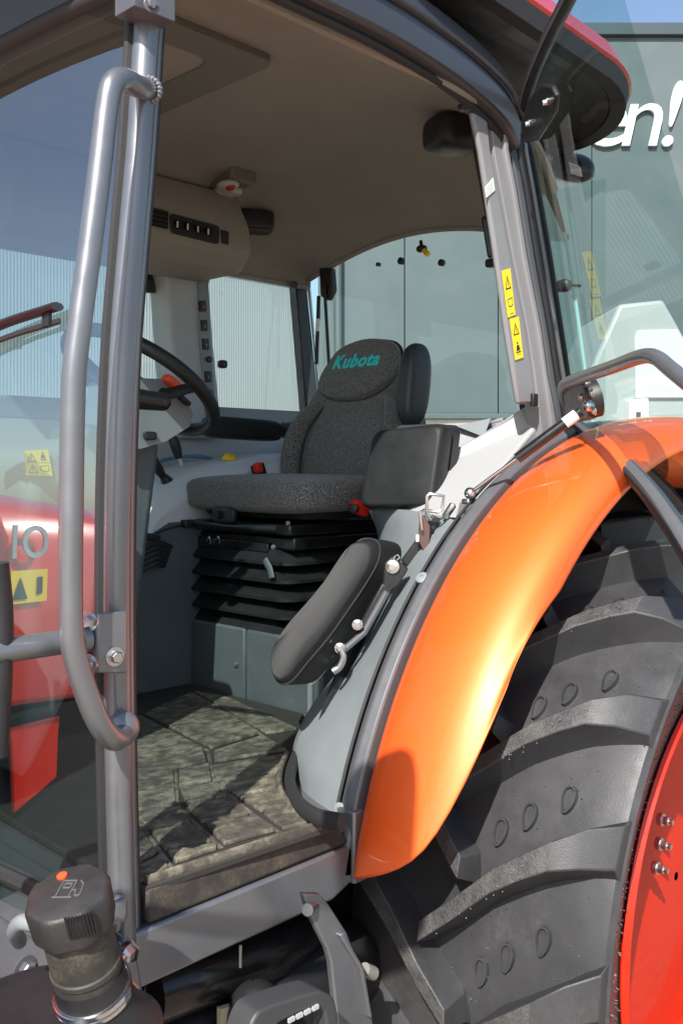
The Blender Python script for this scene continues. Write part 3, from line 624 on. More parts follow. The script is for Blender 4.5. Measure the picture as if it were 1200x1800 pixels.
# gas strut
s0, s1 = P(826, 867, Y=1.235), DP(1034, 713, .05)
m = MB(); sm = s0+(s1-s0)*.40; m.tube([s0, sm], .0042, 12); gs = part('gas_strut', m, M('strut_rod', (.22, .22, .23), .3, 1))
m = MB(); m.tube([sm, s1-(s1-s0).normalized()*.02], .0115, 16); part('strut_body', m, blackg, gs)
la = s0+(s1-s0)*.80; lb = s0+(s1-s0)*.90; m = MB(); m.tube([la, lb], .0122, 16, cap=True); part('strut_label', m, white, gs)
for q in (s0, s1):
    m = MB(); m.ell(q, .013, .013, .013, e1=1, e2=1, nu=16, nv=10); part('ball_joint', m, steel, gs)
m = MB(); m.box(s0+V(.012, .01, -.018), .035, .02, .012); part('strut_foot', m, steel, gs, bevel=.003)

# --- near fender arch: inner housing and orange outer fender
CX, CZ, FR = 2.256, -.939, 1.046
def arch(a, y, r=FR): return V(CX-r*math.cos(a), y, CZ+r*math.sin(a))
A0, A1 = math.radians(11.3), math.radians(163.5)
na = 60
angs = [A0+(A1-A0)*i/na for i in range(na+1)]
rows = []
sec = [(1.190, -.055), (1.184, -.012), (1.174, 0.0), (1.15, .010), (1.11, .016), (1.06, .016), (1.02, .010), (.99, .0), (.968, -.014), (.955, -.035), (.954, -.058)]
sweep = [(.94, 27), (.955, 21), (.968, 14.5), (.985, 9.5), (1.0, 6.6), (1.03, 3.7), (1.09, 1.7), (1.174, 0), (1.3, 0)]      # rounded lower outer corner
for ia, a in enumerate(angs):
    tip = max(0, 1-(a-A0)/math.radians(60))**1.3
    rows.append([arch(a+math.radians(interp(sweep, y))*tip, y, FR+(dr_ if y > .97 else -.014+(dr_+.014)*min(1, ia/9)**1.5)) for y, dr_ in sec])
m = MB(); m.sheet(rows); fd = part('fender', m, orange, angle=50)
sm_ = fd.modifiers.new('solid', 'SOLIDIFY'); sm_.thickness = .004; sm_.offset = -1
sb = fd.modifiers.new('sub', 'SUBSURF'); sb.levels = sb.render_levels = 1
m = MB(); m.sheet([[arch(a, 1.2, FR-.09), arch(a, 1.36, FR-.09)] for a in angs], V(0, 0, -.004)); part('wheel_housing', m, black)
wl_ = [arch(a, 1.41, FR-(.085 if a < math.radians(75) else .003)) for a in angs]+[V(CX+.66, 1.41, -1.3), V(CX-.9, 1.41, -1.3)]
m = MB(); m.prism(wl_, V(0, .01, 0)); part('wheel_well_wall', m, black)
m = MB(); m.sheet([[arch(a, 1.18, FR-.012), arch(a, 1.42, FR-.012)] for a in angs[27:]]); part('wheel_well_roof', m, greyd)
# fender rail (dark seal strip between cab and fender) and inner housing panel
m = MB(); m.rings([[arch(a, 1.190, FR+.004), arch(a, 1.190, FR-.05), arch(a, 1.232, FR-.05), arch(a, 1.232, FR-.002), arch(a, 1.212, FR+.010)] for a in angs[:34]]); fr_ = part('fender_rail', m, greyd, bevel=.004)
m = MB(); m.tube([arch(a, 1.236, FR+.001) for a in angs[:34]], .0035, 8); part('rail_seal', m, rubber, fr_)
inn = [P(513, 1345, Y=1.50), P(518, 1300, Y=1.50), P(548, 1240, Y=1.52), P(592, 1180, Y=1.54), P(630, 1100, Y=1.57), P(655, 1010, Y=1.60), P(664, 945, Y=1.63), P(648, 897, Y=1.66)]
ic = crom(inn, 6); nr = len(ic)
rows = []
for i in range(nr):
    a = A0+math.radians(2.2)+(math.radians(50)-A0)*i/(nr-1); p0 = arch(a, 1.238, FR-.003); p1 = ic[i]
    rows.append([p0.lerp(p1, t)+V(-.02*math.sin(PI*t)*(1-i/nr), 0, .012*math.sin(PI*t)*(i/nr)) for t in (0, .12, .3, .5, .7, .88, 1)]+[p1+V(.03, .01, -.01), p1+V(.10, .02, -.04)])
m = MB(); m.sheet(rows); ih = part('inner_fender', m, slate, angle=60)
for px, py in ((742, 1017), (597, 1424)):
    d_ = ray(px, py); best = min((abs((d_*t-V(CX, 0, CZ)).xz.length-FR) if False else abs(math.hypot((d_*t).x-CX, (d_*t).z-CZ)-(FR+.004)), t) for t in [1.6+i*.002 for i in range(300)])
    q = d_*best[1]; nn = V(q.x-CX, -.2, q.z-CZ).normalized(); m = MB(); m.lathe([(.013, -.01), (.013, .004), (.010, .006), (.004, .006), (.004, .004)], q, nn, 18); part('trim_plug', m, slate, ih)
# pale side console behind the seat
cons = [P(644, 893, Y=1.66), P(800, 912, Y=1.285), P(838, 878, Y=1.275), P(900, 800, Y=1.275), P(948, 742, Y=1.275), P(948, 708, Y=1.29), P(922, 712, Y=1.31), P(880, 762, Y=1.36), P(850, 765, Y=1.42), P(832, 742, Y=1.48), P(700, 747, Y=1.64), P(688, 757, Y=1.66), P(655, 850, Y=1.68)]
cmid = [P(735, 880, Y=1.46), P(820, 800, Y=1.38)]
m = MB(); n0 = len(cons)
for p in cons: m.v.append(p)
def fan(c_, idx): 
    m.v.append(c_); k = len(m.v)-1
    for a, b in zip(idx, idx[1:]): m.f.append([k, a, b]); m.m.append(0)
m.v.append(P(745, 830, Y=1.50)+V(-.02, 0, 0)); ck = len(m.v)-1
for i in range(n0): m.f.append([ck, i, (i+1) % n0]); m.m.append(0)
base = len(m.v)
for p in cons: m.v.append(p+V(.22, .02, -.0))
for i in range(n0):
    j = (i+1) % n0; m.f.append([i, j, base+j, base+i]); m.m.append(0)
sc_ = part('side_console', m, trimw, bevel=.008, seg=3, angle=30)
m = MB(); m.prism([P(800, 748, Y=1.49), P(862, 735, Y=1.40), P(850, 768, Y=1.40)], V(.03, .02, 0)); part('console_edge', m, slate, sc_)
for i in range(3):
    m = MB(); m.tube(crom([P(846, 756+i*5, Y=1.47), P(868, 742+i*6, Y=1.42), P(884, 738+i*7, Y=1.40)], 5), .006, 8); part('cable', m, M('cable_grey', (.22, .22, .26), .5), sc_)
m = MB(); m.prism([P(806, 880, Y=1.268), P(838, 885, Y=1.268), P(828, 912, Y=1.268), P(800, 912, Y=1.268)], V(.03, .02, 0)); part('corner_cover', m, trimw, sc_, bevel=.004)
# black square pad (backrest of the folding seat)
m = MB(); pd = rr2([P(672, 757, Y=1.62), P(799, 744, Y=1.41), P(780, 893, Y=1.41), P(648, 893, Y=1.62)], .14)
m.slab([p+V(.0, 0, 0) for p in pd][::-1], V(-.06, -.015, 0), .5, .86, .97, 5); bpad = part('backrest_pad', m, vinyl)
m = MB(); m.prism([p+V(.012, .004, 0) for p in pd], V(.02, 0, 0)); part('pad_backing', m, black, bpad)

# --- folded instructor seat
of = [(640, 945), (656, 955), (654, 985), (632, 1025), (600, 1072), (566, 1120), (528, 1165), (500, 1198), (478, 1203), (467, 1176), (474, 1140), (500, 1100), (535, 1060), (568, 1020), (598, 975), (618, 950)]
fo = crom([P(x, y, D=2.0-.12*((y-944)/266)) for x, y in of], 3, closed=True)
fv = RGT*.062+FWD*.06-UP*.012
m = MB(); m.slab([p+fv for p in fo], fv*-1, .45, .90, .985, 6); isq = part('folding_seat', m, M('shaded_vinyl', (.0085, .0095, .0098), .5, spec=.3, var=.3, bump=.3, bs=650, dirt=.2, dcol=(.02, .02, .019)))  # vinyl darkened in colour to imitate a face out of the sun
m = MB(); m.tube([Vector(p)+fv*.22 for p in [sum(fo, V(0, 0, 0))/len(fo)+(q-sum(fo, V(0, 0, 0))/len(fo))*.995 for q in fo]], .0022, 6, loop=True); part('seat_piping', m, black, isq)
ct = sum(fo, V(0, 0, 0))/len(fo)
m = MB(); m.prism([ct+(p-ct)*.9+fv*1.0 for p in fo], fv*.12); part('seat_board', m, black, isq)
def ip(px, py, D=1.96): return P(px, py, D=min(D, 1.96))
m = MB(); m.prism([ip(676, 990), ip(690, 978), ip(718, 1000), ip(700, 1030), ip(688, 1038), ip(672, 1030)], FWD*.02); part('hinge_plate', m, black, isq, bevel=.003)
m = MB(); m.lathe([(.014, 0), (.014, .004), (.006, .005), (.006, .012)], ip(690, 996, 2.015), FWD*-1-RGT*.2, 18); part('pivot_washer', m, steelb, isq)
m = MB(); m.tube([ip(697, 985, 2.01), ip(702, 980, 2.01), ip(699, 975, 2.01), ip(693, 978, 2.01), ip(690, 996, 2.005)], .002, 6); part('cotter_pin', m, steelb, isq)
m = MB(); m.prism([ip(672, 1025), ip(690, 1035), ip(640, 1115), ip(628, 1105)], FWD*.025); part('folding_link', m, black, isq, bevel=.003)
m = MB(); m.tube([ip(680, 1040, 2.01), ip(640, 1112, 1.99), ip(596, 1150, 1.97)], .007, 8); part('link_rod', m, greyd, isq)
m = MB(); m.tube(crom([ip(596, 1138, 1.95), ip(602, 1155, 1.95), ip(596, 1172, 1.95), ip(585, 1180, 1.95)], 5), .0085, 10); part('seat_hook', m, steel, isq)
m = MB(); m.tube(crom([ip(582, 1150, 1.96), ip(566, 1180, 1.96), ip(545, 1202, 1.96)], 5), .006, 10); part('release_lever', m, steel, isq)
for px, py in ((597, 1139), (628, 1098)):
    m = MB(); m.lathe([(.011, 0), (.011, .004), (.005, .005), (.005, .01)], ip(px, py, 1.95), FWD*-1, 14)
    m.tube([ip(px-8, py-4, 1.945), ip(px+10, py+4, 1.945)], .0016, 6); m.tube([ip(px-4, py+7, 1.945), ip(px+8, py-7, 1.945)], .0016, 6); part('split_pin', m, steelb, isq)
# belt bracket on the fender
def bk(px, py, D=2.05): return P(px, py, D=D)
m = MB(); m.rings([[bk(718, 998), bk(704, 986), bk(704, 986)+FWD*.012, bk(718, 998)+FWD*.012], [bk(748, 958), bk(735, 944), bk(735, 944)+FWD*.012, bk(748, 958)+FWD*.012], [bk(775, 912), bk(760, 905), bk(760, 905)+FWD*.012, bk(775, 912)+FWD*.012]]); bb = part('seat_arm_bracket', m, black, bevel=.003)
m = MB(); m.prism([bk(746, 905, 2.03), bk(756, 925, 2.03), bk(755, 955, 2.03), bk(745, 972, 2.03), bk(735, 950, 2.03), bk(737, 915, 2.03)], FWD*.008); part('latch_tab', m, M('latch_bronze', (.16, .10, .09), .35, .6), bb, bevel=.002)
m = MB(); m.tube([bk(741, 932, 2.02), bk(738, 900, 2.02), bk(744, 897, 2.02), bk(770, 900, 2.02), bk(777, 896, 2.02), bk(780, 872, 2.02), bk(755, 868, 2.02), bk(750, 872, 2.02), bk(750, 905, 2.02), bk(757, 915, 2.02)], .0035, 8); part('wire_latch', m, steel, bb)
m = MB(); m.lathe([(.008, 0), (.008, .03), (.005, .034)], bk(782, 908), V(.1, -.6, .8), 12); part('stud', m, steel, bb)
m = MB(); m.prism([bk(731, 940, 2.025), bk(736, 940, 2.025), bk(736, 952, 2.025), bk(731, 952, 2.025)], FWD*.003); part('latch_label', m, white, bb)

# --- driver's seat
SC = V(1.87, 2.03, 0)
m = MB(); m.ell(SC+V(0, 0, -.078), .215, .26, .052, e1=.42, e2=.32, nu=48, nv=20); ds = part('driver_seat', m, fab); ds['label'] = 'black fabric suspension seat with teal lettering on its head flap'
m = MB(); m.ell(SC+V(.0, 0, -.038), .19, .215, .016, e1=.9, e2=.35, nu=40, nv=12); part('cushion_top', m, fab, ds)
m = MB(); m.ell(SC+V(.03, 0, -.128), .19, .23, .018, e1=.4, e2=.3, nu=40, nv=8); part('cushion_pan', m, black, ds)
m = MB(); q = P(395, 905, X=1.665); m.ell(q, .012, .045, .022, e1=.4, e2=.4); m.lathe([(.012, 0), (.011, .016)], q+V(-.01, .015, 0), V(-1, -.3, 0), 16); part('adjuster_handle', m, black, ds)
lean = V(.13, 0, .40).normalized(); nb = V(-lean.z, 0, lean.x)
def bo(u, v, w=0): return V(2.045, 2.02, -.06)+V(0, -1, 0)*u+lean*v+nb*w           # u towards the near side
bout = [(-.235, 0), (-.26, .08), (-.258, .16), (-.235, .235), (-.19, .32), (-.155, .40), (-.12, .44), (0, .455), (.12, .44), (.155, .40), (.18, .32), (.215, .235), (.25, .16), (.255, .08), (.235, 0), (0, -.01)]
bo_c = crom([bo(u, v, -.11) for u, v in bout], 4, closed=True)
m = MB(); m.slab(bo_c, nb*.11, .38, .93, .93, 6); part('backrest', m, fab, ds)
for s_ in (-1, 1):        # side bolsters
    pts = crom([bo(s_*.175, .0, .0), bo(s_*.20, .08, .006), bo(s_*.20, .17, .004), bo(s_*.165, .24, -.006), bo(s_*.12, .28, -.02)], 5)
    m = MB(); m.tube(pts, [.045*math.sin(PI*min(1, .25+.75*i/len(pts)))**.6+.008 for i in range(len(pts))], 14, flat=.55, ref=nb); part('side_bolster', m, fab, ds)
    m = MB(); m.tube([p+V(0, s_*.040*math.sin(PI*min(1, .25+.75*i/len(pts)))**.6, 0)+nb*.010 for i, p in enumerate(pts)], .0035, 6); part('bolster_seam', m, black, ds)
hout = [(-.15, .31), (-.155, .35), (-.13, .40), (-.09, .445), (0, .468), (.09, .46), (.135, .44), (.155, .40), (.15, .345), (.11, .30), (.05, .275), (-.05, .272), (-.11, .285)]
hcv = crom([bo(u, v, -.012) for u, v in hout], 4, closed=True)
m = MB(); m.slab(hcv, nb*.042, .6, .92, .98, 5); part('head_flap', m, fab, ds)
m = MB(); m.tube([p+nb*.010 for p in hcv], .006, 6, loop=True); part('flap_piping', m, black, ds)
m = MB(); text_mb(m, 'Kubota', bo(-.10, .372, .0305), V(0, -1, 0), lean, .060, .004, shear=.28, offset=.034, spacing=1.1); part('logo_lettering', m, tealth, ds)
m = MB(); q = P(727, 676, Y=1.73); m.ell(q, .048, .032, .118, V(.95, -.1, 0).normalized(), V(.1, .95, 0).normalized(), V(.12, 0, 1).normalized(), .75, .55, nu=32, nv=20); part('raised_armrest', m, M('grey_vinyl', (.030, .033, .032), .38, bump=.3, bs=650), ds)
m = MB(); m.ell(V(1.93, 2.31, .115), .15, .03, .034, V(1, 0, -.03).normalized(), V(0, 1, 0), UP, .4, .4); part('armrest', m, vinyl, ds)
m = MB(); m.tube([V(2.08, 2.28, .115), V(2.08, 2.22, .115)], .028, 14); part('armrest_pivot', m, black, ds)
# suspension frame and bellows
m = MB(); m.box(V(1.89, 2.06, -.168), .40, .45, .03); m.box(V(1.90, 2.06, -.205), .38, .44, .035); part('suspension_frame', m, blackg, ds, bevel=.006)
m = MB(); m.tube([V(1.675, 2.24, -.165), V(1.675, 1.86, -.165)], .012, 10); part('slide_rail', m, blackg, ds)
m = MB(); q = P(325, 920, X=1.66); m.box(q, .04, .06, .022); m.box(q+V(.01, .02, -.02), .03, .03, .03); part('height_lever', m, black, ds, bevel=.005)
for i, px in enumerate((367, 383)):
    m = MB(); q = P(px, 951, X=1.695); m.tube([q+V(0, .008*math.cos(a), .012*math.sin(a)) for a in [j*PI/5 for j in range(7)]], .003, 6); part('cable_clip', m, steel, ds)
m = MB(); q = P(372, 952, X=1.70); m.prism([P(333, 940, X=1.70), P(470, 955, X=1.70), P(470, 972, X=1.70), P(333, 958, X=1.70)], V(.01, 0, 0)); part('front_plate', m, blackg, ds, bevel=.003)
for i in range(5):
    z = -.245-.047*i; h = .2-.004*i; m = MB()
    def lp(sx, sy, zz): return rrect(1.895-sx, 1.895+sx, 2.075-sy, 2.075+sy, .05, zz, 4)
    e_ = [0, .004, .006, .004, .0][i]
    m.rings([lp(.185, .20, z+.022), lp(.20+e_, .222+e_, z+.002), lp(.213+e_, .238+e_, z-.008), lp(.213+e_, .238+e_, z-.016), lp(.20, .222, z-.021), lp(.182, .197, z-.025)]); part('bellows_fold', m, vinyl, ds)
m = MB(); m.tube([P(466, 985, X=1.672), P(474, 1000, X=1.668), P(478, 1016, X=1.67)], .012, 8, flat=.5); part('lever_tab', m, slated, ds)
for px, py in ((506, 920), (480, 962)):
    m = MB(); m.bolt(P(px, py, Y=1.84), V(-.5, -.8, .3), .004, .006); part('frame_bolt', m, greyd, ds)
m = MB(); q = P(632, 893, Y=1.74); m.ell(q, .03, .017, .02, V(.9, -.2, -.3).normalized(), V(.2, .95, 0).normalized(), V(.3, 0, .9).normalized(), .6, .6); wk = part('weight_knob', m, knobred, ds)
m = MB(); m.lathe([(.013, 0), (.013, .014), (.009, .016)], q+V(-.025, -.005, .0), V(-1, -.4, .1), 16); part('knob_cap', m, black, ds)
m = MB(); m.box(P(456, 832, Y=2.2), .035, .03, .06, V(.9, 0, .35).normalized(), V(0, 1, 0), V(-.35, 0, .9).normalized()); m.mi = 1; m.box(P(453, 822, Y=2.19), .022, .022, .03, V(.9, 0, .35).normalized(), V(0, 1, 0), V(-.35, 0, .9).normalized()); part('belt_buckle', m, [black, knobred], ds, bevel=.004)

# --- bulkhead under the seat, floor, mat
m = MB(); m.rings([[V(1.675, y, -.64), V(1.675, y, -.44), V(2.4, y, -.44), V(2.4, y, -.64)] for y in (2.0, 2.56)]); bh = part('seat_box', m, slated, bevel=.006)
m = MB(); m.rings([[V(1.675, y, -.64), V(1.675, y, -.441), V(2.4, y, -.441), V(2.4, y, -.64)] for y in (1.70, 1.994)]); part('seat_box_cover', m, slated, bh, bevel=.006)
m = MB(); m.prism([V(1.6735, 2.36, -.58), V(1.6735, 2.345, -.58), V(1.6735, 2.345, -.47), V(1.6735, 2.36, -.47)], V(-.001, 0, 0)); part('label_strip', m, trim, bh)
for y, z in ((2.03, -.54), (2.5, -.5)):
    m = MB(); m.bolt(V(1.674, y, z), V(-1, 0, 0), .006, .006); part('box_bolt', m, slated, bh)
m = MB(); m.tube([V(1.668, 1.735, -.63), V(1.668, 1.735, -.53)], .008, 8); part('corner_post', m, slate, bh)
m = MB(); m.prism([V(.80, 1.215, -.69), V(1.30, 1.215, -.69), V(1.46, 1.5, -.69), V(1.74, 1.74, -.69), V(1.74, 2.6, -.69), V(.80, 2.6, -.69)], V(0, 0, .05)); part('floor_plate', m, greyd)
ZF = -.624
def fp_(x, y, z=ZF): return P(200+x/2.4, 1150+y/2.4, Z=z)
matp = [fp_(130, 985), fp_(870, 735), fp_(965, 712), fp_(870, 690), fp_(790, 640), fp_(750, 570), fp_(748, 500), fp_(770, 430), fp_(800, 330), fp_(780, 280), V(1.668, 1.76, ZF), V(1.668, 2.55, ZF), V(.83, 2.55, ZF), V(.80, 1.24, ZF)]
m = MB(); m.prism(matp, V(0, 0, -.014)); fm = part('floor_mat', m, M('mat_groove', (.028, .026, .022), .8, dirt=.4, dcol=(.06, .055, .042), ds=20), bevel=.003)
tiles = [[(415, 480), (718, 432), (692, 508), (432, 545)], [(445, 555), (688, 517), (686, 575), (520, 608)], [(530, 615), (690, 585), (730, 648), (620, 672)], [(632, 682), (745, 655), (855, 715), (712, 748)],
         [(275, 498), (402, 470), (412, 540), (275, 565)], [(278, 575), (420, 552), (480, 608), (305, 640)], [(312, 650), (500, 615), (570, 683), (370, 718)], [(388, 727), (582, 695), (680, 752), (465, 812)],
         [(60, 512), (252, 497), (256, 563), (60, 590)], [(60, 598), (257, 573), (264, 645), (60, 672)], [(60, 682), (272, 655), (325, 722), (145, 748), (100, 700)], [(155, 757), (335, 732), (412, 803), (215, 833)],
         [(228, 842), (440, 812), (432, 832), (262, 888)], [(60, 700), (88, 706), (180, 845), (60, 920)], [(60, 930), (192, 862), (232, 908), (180, 945), (60, 985)],
         [(420, 418), (630, 352), (728, 412), (425, 462)], [(60, 262), (105, 270), (375, 405), (392, 460), (265, 488), (60, 502)], [(130, 258), (320, 172), (615, 338), (410, 405)], [(340, 165), (480, 190), (770, 322), (640, 342)]]
for tl in tiles:
    c_ = sum((fp_(*q) for q in tl), V(0, 0, 0))/len(tl)
    def grow(q, d):
        p = fp_(*q); v = p-c_; return c_+v*(1+d/v.length)
    lo = [grow(q, .001) for q in tl]; hi = [grow(q, -.0015)+V(0, 0, .0075) for q in tl]
    m = MB(); m.rings([lo, hi]); part('mat_tile', m, matm, fm, bevel=.002)
for cv in ([(402, 420), (412, 480), (432, 545), (500, 606), (600, 688), (700, 752)], [(258, 460), (264, 560), (272, 645), (350, 722), (452, 818)], [(92, 690), (150, 770), (205, 850), (245, 905)], [(110, 262), (250, 335), (400, 410)], [(330, 168), (480, 250), (630, 346), (735, 415)]):
    pts = crom([fp_(*q, ZF+.001) for q in cv], 5); m = MB(); m.tube(pts, .005, 8, flat=.5, ref=V(1, 0, 0)); part('mat_rib', m, matm, fm)
rim = crom([fp_(725, 430, ZF+.004), fp_(700, 505, ZF+.004), fp_(702, 575, ZF+.004), fp_(735, 635, ZF+.004), fp_(800, 690, ZF+.004), fp_(880, 722, ZF+.004)], 6)
m = MB(); m.tube(rim, .012, 10, flat=.6, ref=UP); part('mat_rim', m, matm, fm)
rim2 = crom([fp_(770, 430, ZF+.01), fp_(745, 505, ZF+.012), fp_(748, 575, ZF+.014), fp_(785, 640, ZF+.018), fp_(860, 690, ZF+.022), fp_(962, 712, ZF+.03)], 6)
m = MB(); m.tube(rim2, .016, 10, flat=.7, ref=UP); part('mat_border', m, rubber, fm)
m = MB(); m.tube([fp_(135, 960, ZF+.003), fp_(870, 722, ZF+.003)], .009, 8, flat=.7, ref=UP); part('mat_rim', m, matm, fm)
# step edge of the mat and the sill beam
sa, sb2 = P(256, 1562, Y=1.205), P(565, 1456, Y=1.205)
e0, e1 = V(.80, 1.205, ZF), V(1.205, 1.205, ZF)
m = MB(); m.prism([V(.815, 1.200, -.625), V(1.215, 1.200, -.625), V(1.245, 1.192, -.678), V(.815, 1.192, -.678)], V(0, .03, 0)); part('mat_step_edge', m, M('step_rubber', (.03, .026, .022), .65, dirt=.46, dcol=(.13, .105, .075), ds=14, bump=.2), fm, bevel=.007)
m = MB(); m.prism([P(598, 1448, Y=1.2), P(608, 1440, Y=1.2), P(606, 1486, Y=1.2), P(560, 1502, Y=1.2)], V(.0, .05, 0)); part('mat_corner', m, rubber, fm, bevel=.006)
m = MB(); m.prism([V(.79, 1.19, -.68), V(1.262, 1.19, -.68), V(1.262, 1.19, -.742), V(1.2, 1.19, -.765), V(.79, 1.19, -.765)], V(0, .05, 0)); sl_ = part('sill_beam', m, grey, bevel=.006, seg=3)
m = MB(); m.prism([V(1.245, 1.182, -.62), V(1.29, 1.182, -.62), V(1.28, 1.182, -.75), V(1.245, 1.182, -.75)], V(0, .045, 0)); part('sill_end', m, grey, sl_, bevel=.005)
m = MB(); m.tube([V(.985, 1.185, -.765), V(.985, 1.185, -.80)], .0025, 6); part('drain_tube', m, steel, sl_)

# --- steering wheel and column
sw = V(1.325, 1.97, .202); ta = .60
sv = V(math.cos(ta), 0, -math.sin(ta)); sn = V(math.sin(ta), 0, math.cos(ta))
m = MB(); m.tube([sw+(V(0, 1, 0)*math.cos(a)+sv*math.sin(a))*.195 for a in [2*PI*i/64 for i in range(64)]], .0165, 14, loop=True); sw_ = part('steering_wheel', m, vinyl)
for a in (math.radians(60), math.radians(180-10), math.radians(-50)):
    d_ = V(0, 1, 0)*math.cos(a)+sv*math.sin(a); m = MB(); m.tube(crom([sw-sn*.03+d_*.02, sw-sn*.03+d_*.1, sw-sn*.01+d_*.16, sw+d_*.19], 5), [.022]*5+[.018]*5+[.016]*6, 10, flat=.5, ref=sn); part('wheel_spoke', m, vinyl, sw_)
m = MB(); m.lathe([(.05, -.05), (.055, -.02), (.045, -.005), (.001, -.002)], sw, sn, 28); part('wheel_hub', m, vinyl, sw_)
m = MB(); col = [P(x_, y_, Y=1.88) for x_, y_ in ((226, 662), (292, 664), (322, 684), (342, 726), (336, 750), (292, 778), (245, 792), (210, 794))]
m.slab(col, V(.02, .22, .0), .25, .9, .95, 4); sco = part('steering_column', m, slate)
m = MB(); m.ell(P(302, 674, Y=1.88), .028, .018, .012, V(.85, 0, -.52).normalized(), V(0, 1, 0), V(.52, 0, .85), .5, .5); part('tilt_button', m, knobor, sco)
m = MB(); m.ell(P(324, 704, Y=1.872), .018, .01, .006, V(.85, 0, -.52).normalized(), V(0, 1, 0), V(.52, 0, .85), .5, .5); part('column_switch', m, black, sco)
m = MB(); m.tube([P(232, 700, Y=1.80), P(284, 706, Y=1.80)], [.024, .021], 14); m.ell(P(284, 706, Y=1.80), .022, .022, .022, e1=1, e2=1, nu=14, nv=8); part('shuttle_lever', m, blackg, sco)
m = MB(); m.ell(P(264, 766, Y=1.874), .018, .004, .010); part('key_hole', m, black, sco)
m = MB(); m.prism([V(1.16, 1.93, .10), V(1.36, 1.93, .06), V(1.30, 1.93, -.35), V(1.0, 1.93, -.64), V(.90, 1.93, -.64), V(1.0, 1.93, -.2)], V(0, .16, 0)); part('column_shroud', m, slated, bevel=.02, seg=3)
# dash behind the windshield
m = MB(); m.prism([V(.90, 1.72, -.62), V(1.06, 1.72, -.35), V(1.10, 1.72, .0), V(1.02, 1.72, .06), V(.90, 1.72, .03)], V(0, .62, 0)); dsh = part('dashboard', m, slate, bevel=.03, seg=4)
def mk4(tri, person, book, poly): tri(.27, .28, .2, .18); person(.74, .26, .14, .2); tri(.27, .74, .2, .18); book(.74, .74, .18, .2); poly([(.02, .49), (.98, .49), (.98, .51), (.02, .51)])
dm = decal('warning_decal', [P(42, 792, Y=1.715), P(84, 790, Y=1.715), P(92, 837, Y=1.715), P(46, 835, Y=1.715)], [yellow, ink], mk4); dm.parent = dsh
# pedals
m = MB(); m.box(V(1.16, 1.88, -.50), .02, .07, .09, V(.8, 0, .6), V(0, 1, 0), V(-.6, 0, .8)); pdl = part('pedal', m, black, bevel=.005)
m = MB(); m.tube([V(1.15, 1.88, -.50), V(1.0, 1.9, -.40)], .01, 8); part('pedal_arm', m, black, pdl)

# --- right-hand console with levers
m = MB(); cp = [(1.36, -.64), (1.44, -.36), (1.50, -.18), (1.56, -.10), (1.68, -.035), (1.86, .01), (2.1, .04), (2.41, .05), (2.41, -.64)]
m.rings([[V(x, y, z-(.03 if abs(y-2.24) < .01 else 0)) for x, z in cp] for y in (2.24, 2.30, 2.44, 2.56)]); rc = part('right_console', m, M('console_lit_plastic', (.62, .64, .65), .45, var=.03), bevel=.02, seg=3)  # trim colour raised to stand in for sunlight that misses the console
m = MB(); m.prism([V(1.38, 2.236, -.63), V(1.45, 2.236, -.37), V(1.52, 2.236, -.2), V(1.60, 2.236, -.16), V(2.3, 2.236, -.14), V(2.3, 2.236, -.63)], V(0, .004, 0)); part('console_side', m, slated, rc)
m = MB(); m.tube(crom([V(1.50, 2.232, -.21), V(1.6, 2.232, -.175), V(1.8, 2.232, -.15)], 5), .003, 6); part('panel_joint', m, rubber, rc)
def lever(p0, p1, L0, r):
    m = MB(); m.tube([p0, p1], .006, 8); lv = part('control_lever', m, steel, rc)
    d_ = (p1-p0).normalized(); m = MB(); m.tube([p1-d_*.01, p1+d_*L0*.3, p1+d_*L0*.8, p1+d_*L0], [r*.7, r, r*1.05, r*.6], 12)
    o = part('lever_grip', m, black, rc); return o
lever(P(300, 858, Y=2.36), P(283, 832, Y=2.36), .07, .016)
lever(P(318, 818, Y=2.42), P(313, 800, Y=2.42), .06, .016)
m = MB(); m.tube([P(306, 866, Y=2.33), P(298, 852, Y=2.33), P(288, 838, Y=2.33)], [.014, .02, .013], 12); part('lever_boot', m, black, rc)
m = MB(); m.tube(crom([P(270, 815, Y=2.5), P(300, 806, Y=2.5), P(340, 802, Y=2.5), P(372, 806, Y=2.5)], 5), .006, 8); part('lever_gate', m, M('gate_blue', (.10, .2, .32), .4), rc)
m = MB(); m.lathe([(.012, 0), (.012, .012), (.024, .016), (.024, .024), (.015, .034), (.001, .036)], P(402, 817, Y=2.36), V(0, -.1, 1), 24); part('pto_knob', m, knoby, rc)
m = MB(); m.prism([P(398, 826, Y=2.34), P(420, 826, Y=2.34), P(422, 832, Y=2.34), P(400, 833, Y=2.34)], V(0, -.003, .0)); part('symbol_plate', m, ink, rc)
m = MB(); m.ell(P(326, 866, Y=2.30), .008, .008, .007, e1=1, e2=1); part('indicator_lamp', m, knobor, rc)
for i in range(5):
    m = MB(); a = P(254, 958+i*8, Y=2.22); m.tube(crom([P(250, 966+i*9, Y=2.21), P(275, 954+i*9, Y=2.20), P(300-i*3, 962+i*8, Y=2.21)], 4), .008, 8); part('boot_fold', m, rubber, rc)
m = MB(); m.tube([P(250, 942, Y=2.16), P(278, 946, Y=2.16)], .010, 10); part('pedal_pin', m, black, rc)

